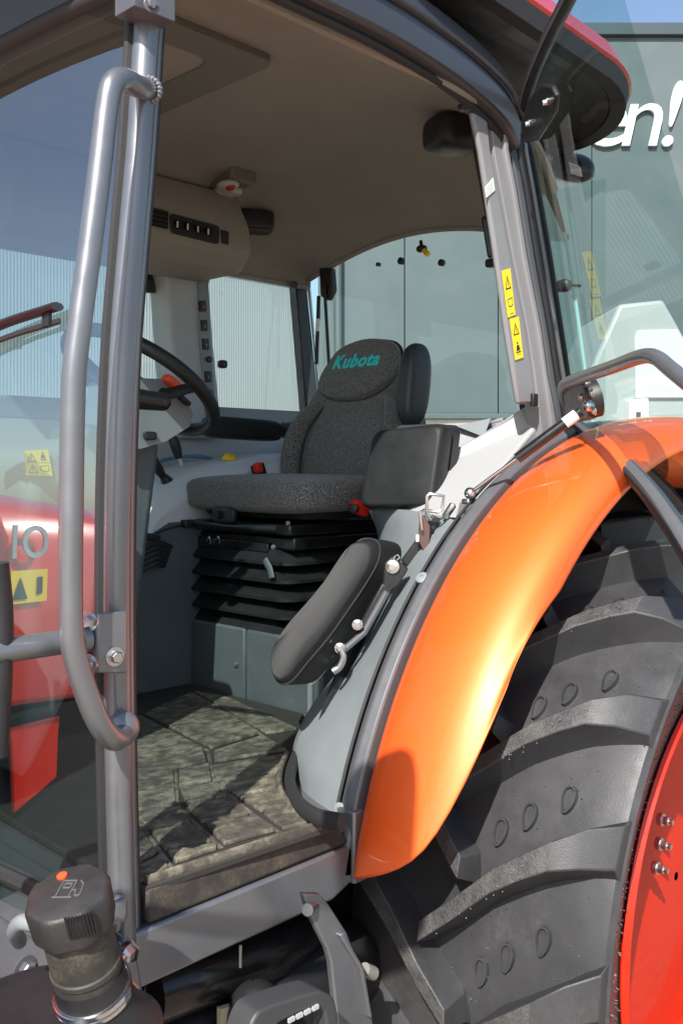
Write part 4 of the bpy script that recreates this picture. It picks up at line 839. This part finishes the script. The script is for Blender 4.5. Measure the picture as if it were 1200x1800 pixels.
# --- rear wheel
TX, TZ, TY = 2.2, -.98, 1.08
def tp(phi, y, r): return V(TX-r*math.cos(phi), y, TZ+r*math.sin(phi))
def base_r(y): u = abs(y-TY)/.31; return .804-.030*u*u
prof = [(.885, .545), (.874, .575), (.852, .63), (.828, .675), (.806, .725), (.796, .748), (.790, .758), (.788, .766)]
half = [(y, r) for y, r in prof]+[(.797, base_r(.797)-.003), (.81, base_r(.81)), (.86, base_r(.86)), (.93, base_r(.93)), (1.0, base_r(1.0)), (1.08, base_r(1.08))]
full = half+[(2*TY-y, r) for y, r in half[::-1][1:]]
NT = 120
m = MB(); m.rings([[tp(2*PI*i/NT, y, r) for y, r in full] for i in range(NT)], loop=True, closed=False)
wh = part('rear_wheel', m, tyrem, angle=25)
pitch = 2*PI/21
def lug(phi0, sgn):
    # centre line from the crown to the shoulder: (angle, distance from the tyre centre)
    cl = [(-.5, -.035, .872), (3.2, .03, .872), (8.0, .105, .869), (10.6, .16, .866), (12.4, .20, .861), (14.2, .245, .835)]
    hw = [1.25, 1.3, 1.4, 1.5, 1.7, 2.3]
    m = MB(); rs = []
    for (a, d, r), h in zip(cl, hw):
        a = phi0+math.radians(a); y = TY-sgn*d; h = math.radians(h)
        rb = base_r(y)-.012
        dt = math.radians(.55)
        rs.append([tp(a-h-dt*2.6, y+sgn*.012, rb), tp(a-h-dt*1.0, y+sgn*.004, rb+.022), tp(a-h, y, r), tp(a+h, y, r), tp(a+h+dt*1.0, y-sgn*.004, rb+.02), tp(a+h+dt*2.6, y-sgn*.012, rb)])
    o_ = len(m.v)
    a = phi0+math.radians(16.0); y = TY-sgn*.288
    rs.append([tp(a-math.radians(4.6), y, .765), tp(a-math.radians(4.0), y, .775), tp(a-math.radians(3.0), y, .792), tp(a+math.radians(2.2), y, .792), tp(a+math.radians(3.2), y, .775), tp(a+math.radians(3.6), y, .765)])
    m.rings(rs)
    for fi in range(len(m.f)): 
        f = m.f[fi]
        q = [v % 6 for v in f]
        if len(f) == 4 and set(q) == {2, 3} and max(v//6 for v in f) < 5: m.m[fi] = 1
    return m
phis = math.radians(9.6)
lm_cache = {}
for k_ in range(21):
    for sgn in (1, -1):
        ph = phis+k_*pitch-(pitch/2 if sgn < 0 else 0)
        part('tread_lug', lug(ph, sgn), [tyrem, lugtop], wh, bevel=.0025, angle=30)
# small raised bosses between the lugs
for k_ in range(21):
    for (a, y) in ((5.6, 1.015), (8.5, .966), (11.9, .902)):
        ph = math.radians(a)+k_*pitch
        if math.sin(ph) < -.2 and math.cos(ph) < .2: continue
        lst = []
        for j in range(14):
            t = 2*PI*j/14; e_ = .013*math.cos(t)+.006*math.sin(t); q_ = .026*math.sin(t)
            lst.append((e_*(1+.25*math.sin(t)), q_))
        m = MB(); rs = []
        for sc2, dr_ in ((1.06, -.002), (1, .008), (.86, .0082), (.78, .0025)):
            rs.append([tp(ph+q_*sc2/.83, y+e_*sc2-q_*.25*sc2, base_r(y)+dr_) for e_, q_ in lst])
        m.rings(rs); part('tread_boss', m, tyrem, wh, angle=25)
# rim
m = MB(); rp = [(.565, .872), (.557, .860), (.546, .864), (.541, .886), (.531, .945), (.516, .99), (.494, 1.005), (.480, .992), (.466, .985), (.446, 1.0), (.41, 1.04), (.37, 1.05), (.2, 1.03), (.01, 1.03)]
m.rings([[tp(2*PI*i/72, y, r) for r, y in rp] for i in range(72)], loop=True, closed=False); rm = part('wheel_rim', m, rimr, wh, angle=35)
m = MB(); m.rings([[tp(2*PI*i/72, y, r) for r, y in [(.536, .888), (.530, .879), (.522, .884), (.518, .902)]] for i in range(72)], loop=True, closed=False); part('rim_bead', m, rimr, wh, angle=35)
for px, py in ((1166, 1442), (1163, 1485), (1157, 1527), (1145, 1600), (1140, 1660)):
    q = P(px, py, Y=.984); m = MB(); m.lathe([(.010, .01), (.010, -.012), (.008, -.014)], q, V(0, 1, 0), 6); m.lathe([(.006, -.01), (.006, -.022)], q, V(0, 1, 0), 12); m.lathe([(.014, .012), (.014, .001)], q, V(0, 1, 0), 18)
    if py < 1540: part('rim_bolt', m, steel, wh)

# moulding hairs left on the new tyre
m = MB(); rn = random.Random(3)
for i in range(260):
    ph = math.radians(rn.uniform(-12, 75)); side = rn.random() < .55
    if side:
        k_ = rn.random(); y, r_ = .796+.07*k_, .755-.16*k_; n_ = V(0, -1, 0)
    else:
        y = rn.uniform(.80, 1.12); r_ = base_r(y); n_ = tp(ph, 0, 1)-tp(ph, 0, 0)
    p0 = tp(ph, y, r_-.002); d_ = (n_+V(rn.uniform(-.8, .8), rn.uniform(-.5, .5), rn.uniform(-.8, .8))).normalized()
    m.tube([p0, p0+d_*.007], .0009, 4)
for k_ in range(21):
    ph = phis+k_*pitch
    for j in range(14):
        y = rn.uniform(.90, 1.10); p0 = tp(ph+math.radians(12.2*(TY+.0-y)/.2+rn.uniform(-1, 1)), y, .867); m.tube([p0, p0+V(-.004, -.002, .003)], .0011, 4)
mh = part('tyre_hair', m, M('hair_rubber', (.09, .09, .09), .5), wh); mh['kind'] = 'stuff'
# --- below the sill: bracket plate, fuel filler, tank, step
m = MB(); m.prism([P(208, 1655, Y=1.185), P(236, 1650, Y=1.185), P(262, 1800, Y=1.185), P(262, 1900, Y=1.185), P(225, 1900, Y=1.185)], V(0, .012, 0)); lp_ = part('pillar_foot', m, grey, bevel=.004)
m = MB(); m.prism([P(196, 1640, Y=1.165), P(206, 1636, Y=1.165), P(212, 1760, Y=1.165), P(200, 1760, Y=1.165)], V(0, .03, 0)); part('foot_bracket', m, black, lp_, bevel=.003)
for px, py in ((228, 1672), (226, 1740)):
    m = MB(); q = P(px, py, Y=1.178); m.lathe([(.017, 0), (.017, .003), (.012, .004), (.012, .016), (.008, .02)], q, V(-.9, -.45, 0), 6); m.lathe([(.007, .018), (.007, .034), (.004, .036)], q, V(-.9, -.45, 0), 14); part('bolt', m, steel, lp_)
m = MB(); m.ell(P(203, 1600, Y=1.17), .015, .012, .018); m.ell(P(205, 1622, Y=1.165), .008, .006, .014, e1=1, e2=1); part('weld_lug', m, grey, lp_)
fc = P(119, 1572, Y=1.05); ax = (UP-FWD*.30-RGT*.14).normalized()
tv = RGT*.10
def cap_ring(r, h, n=48):
    u = ax.orthogonal().normalized(); v = ax.cross(u); out = []
    for j in range(n):
        a = 2*PI*j/n; rr = r*(1-.05*(math.cos(4*a-.6)**2 if True else 0))
        out.append(fc+ax*h+(u*math.cos(a)+v*math.sin(a))*rr)
    return out
m = MB(); m.rings([cap_ring(.047, -.045), cap_ring(.051, -.043), cap_ring(.0525, -.004), cap_ring(.050, .002), cap_ring(.046, .004), cap_ring(.02, .0055)]); cap_ = part('fuel_cap', m, M('cap_plastic', (.028, .027, .027), .5, var=.35, vs=18, bump=.3, bs=300, dirt=.35, dcol=(.11, .10, .09)), bevel=.002)
to_cam = (V(0, 0, 0)-fc); to_cam.z = 0; to_cam.normalize(); sd = V(-to_cam.y, to_cam.x, 0)
for i in range(9):
    a = (i-4)*.075-.22; d_ = (to_cam*math.cos(a)+sd*-math.sin(a)); m = MB(); m.tube([fc+d_*.0525+ax*-.006, fc+d_*.052+ax*-.036], .0018, 6); part('grip_rib', m, black, cap_)
m = MB(); q = fc+ax*.005-RGT*.012+(FWD-ax*FWD.dot(ax)).normalized()*.026; m.lathe([(.0065, -.002), (.0065, .001), (.005, .0015)], q, ax, 16); part('cap_dot', m, knobor, cap_)
m = MB(); cv_ = FWD*.93+RGT*.15; cv_ = (cv_-ax*cv_.dot(ax)).normalized(); cu_ = cv_.cross(ax); o_ = fc+ax*.0058+cu_*.004
def sq(x0, y0, x1, y1): 
    a, b = o_+cu_*x0+cv_*y0, o_+cu_*x1+cv_*y1; m.tube([a, b], .0011, 6)
for s_ in ((-.014, -.012, -.014, .016), (-.014, .016, .003, .016), (.003, .016, .003, -.012), (-.018, -.012, .007, -.012), (-.010, .004, -.001, .004), (-.010, .011, -.001, .011), (-.010, .004, -.010, .011), (-.001, .004, -.001, .011), (.003, .0, .008, .0), (.008, .0, .010, -.010), (.010, -.010, .016, -.008), (.016, -.008, .014, .010), (.014, .010, .008, .016)): sq(*s_)
part('pump_symbol', m, M('cap_relief', (.10, .098, .095), .45), cap_)
m = MB(); m.lathe([(.041, .0), (.042, -.03), (.042, -.06), (.044, -.062), (.044, -.068), (.042, -.07), (.042, -.1), (.046, -.102), (.046, -.11), (.042, -.112), (.044, -.14)], fc+ax*-.04, ax, 40); nk = part('filler_neck', m, M('neck_rubber', (.035, .034, .03), .6, var=.3, dirt=.42, dcol=(.14, .125, .09), ds=18))
m = MB(); m.lathe([(.0465, -.112), (.049, -.113), (.049, -.119), (.0465, -.12)], fc+ax*-.03, ax, 40); part('hose_clamp', m, steelb, nk)
m = MB(); m.lathe([(.0465, -.122), (.0485, -.123), (.0485, -.127), (.0465, -.128)], fc+ax*-.03, ax, 40); part('hose_clamp', m, steelb, nk)
tk = P(70, 1860, Y=1.12)+V(-.12, 0, -.06); m = MB(); m.ell(tk, .24, .13, .13, e1=.35, e2=.35, nu=48, nv=24); part('fuel_tank', m, black)
m = MB(); m.lathe([(.044, -.12), (.046, -.16), (.055, -.19), (.075, -.22)], fc, ax, 36); part('filler_base', m, black, nk)
m = MB(); m.tube(crom([P(62, 1625, Y=1.07), P(38, 1622, Y=1.09), P(26, 1638, Y=1.12), P(34, 1655, Y=1.16)], 5), .010, 10); part('breather_hose', m, slate, nk)
m = MB(); m.prism([V(.60, 1.26, -.745), V(.79, 1.26, -.745), V(.79, 1.26, -.96), V(.60, 1.26, -.96)], V(0, .3, 0)); uf = part('under_frame', m, greyd, bevel=.006)
m = MB(); m.bolt(P(45, 1703, Y=1.255), V(0, -1, 0), .012, .012); part('frame_bolt', m, greyd, uf)
# dark tank and pipes under the sill
m = MB(); m.ell(V(1.14, 1.40, -1.02), .30, .16, .13, e1=.5, e2=.4, nu=40, nv=20); part('rear_tank', m, black)
m = MB(); m.tube(crom([P(258, 1748, Y=1.28), P(330, 1722, Y=1.28), P(400, 1700, Y=1.29), P(470, 1672, Y=1.30), P(540, 1640, Y=1.34)], 6), .05, 20); part('tank_tube', m, blackg)
m = MB(); m.prism([P(388, 1775, Y=1.22), P(430, 1762, Y=1.22), P(432, 1860, Y=1.22), P(388, 1860, Y=1.22)], V(0, .01, 0)); part('tank_strap', m, brass)
m = MB(); m.prism([P(262, 1700, Y=1.30), P(300, 1690, Y=1.30), P(322, 1700, Y=1.30), P(270, 1720, Y=1.30)], V(0, .02, 0)); part('wiring_cover', m, slate, bevel=.004)
m = MB(); m.prism([V(.7, 1.52, -1.5), V(1.75, 1.52, -1.5), V(1.75, 1.52, -.69), V(.7, 1.52, -.69)], V(0, .9, 0)); part('chassis', m, black)
# step hanger
hg_ = [[(534, 1572), (562, 1572)], [(545, 1608), (578, 1590)], [(575, 1668), (610, 1640)], [(582, 1692), (622, 1672)], [(586, 1730), (640, 1702)], [(594, 1800), (655, 1790)], [(600, 1900), (665, 1900)]]
m = MB(); m.rings([[P(a[0], a[1], Y=1.12), P(b[0], b[1], Y=1.12), P(b[0], b[1], Y=1.12)+V(0, .014, 0), P(a[0], a[1], Y=1.12)+V(0, .014, 0)] for a, b in hg_]); sh = part('step_hanger', m, grey, bevel=.003)
m = MB(); m.prism([P(605, 1640, Y=1.11), P(622, 1672, Y=1.11), P(640, 1702, Y=1.11), P(655, 1790, Y=1.11), P(650, 1790, Y=1.11), P(634, 1705, Y=1.11), P(616, 1676, Y=1.11), P(598, 1645, Y=1.11)], V(0, .03, 0)); part('hanger_flange', m, grey, sh, bevel=.002)
m = MB(); m.tube([P(540, 1600, Y=1.115), P(553, 1592, Y=1.13)], .010, 12); part('hanger_pin', m, steel, sh)
m = MB(); m.tube([P(640, 1705, Y=1.14), P(656, 1712, Y=1.14)], .012, 12); part('rubber_stop', m, M('stop_rubber', (.2, .19, .17), .7), sh)
so_ = [(432, 1830), (448, 1790), (470, 1772), (550, 1746), (572, 1746), (590, 1764), (596, 1830)]; si_ = [(478, 1830), (486, 1806), (500, 1794), (552, 1772), (564, 1774), (572, 1784), (576, 1830)]
so_ = crom([P(a, b, Y=1.05) for a, b in so_], 4); si_ = crom([P(a, b, Y=1.05) for a, b in si_], 4)
m = MB(); m.rings([[a, b, b+V(0, .035, 0), a+V(0, .05, 0)] for a, b in zip(so_, si_)]); stp = part('step', m, M('step_paint', (.045, .047, .05), .5, dirt=.3, dcol=(.12, .11, .1)), bevel=.004)
for i in range(4):
    q = P(512+i*14, 1793-i*7, Y=1.048); m = MB(); m.box(q, .012, .004, .006); part('step_tooth', m, trim, stp)
m = MB(); m.ell(P(450, 1790, Y=1.2), .05, .05, .06, e1=1, e2=1); part('hydraulic_filter', m, black)
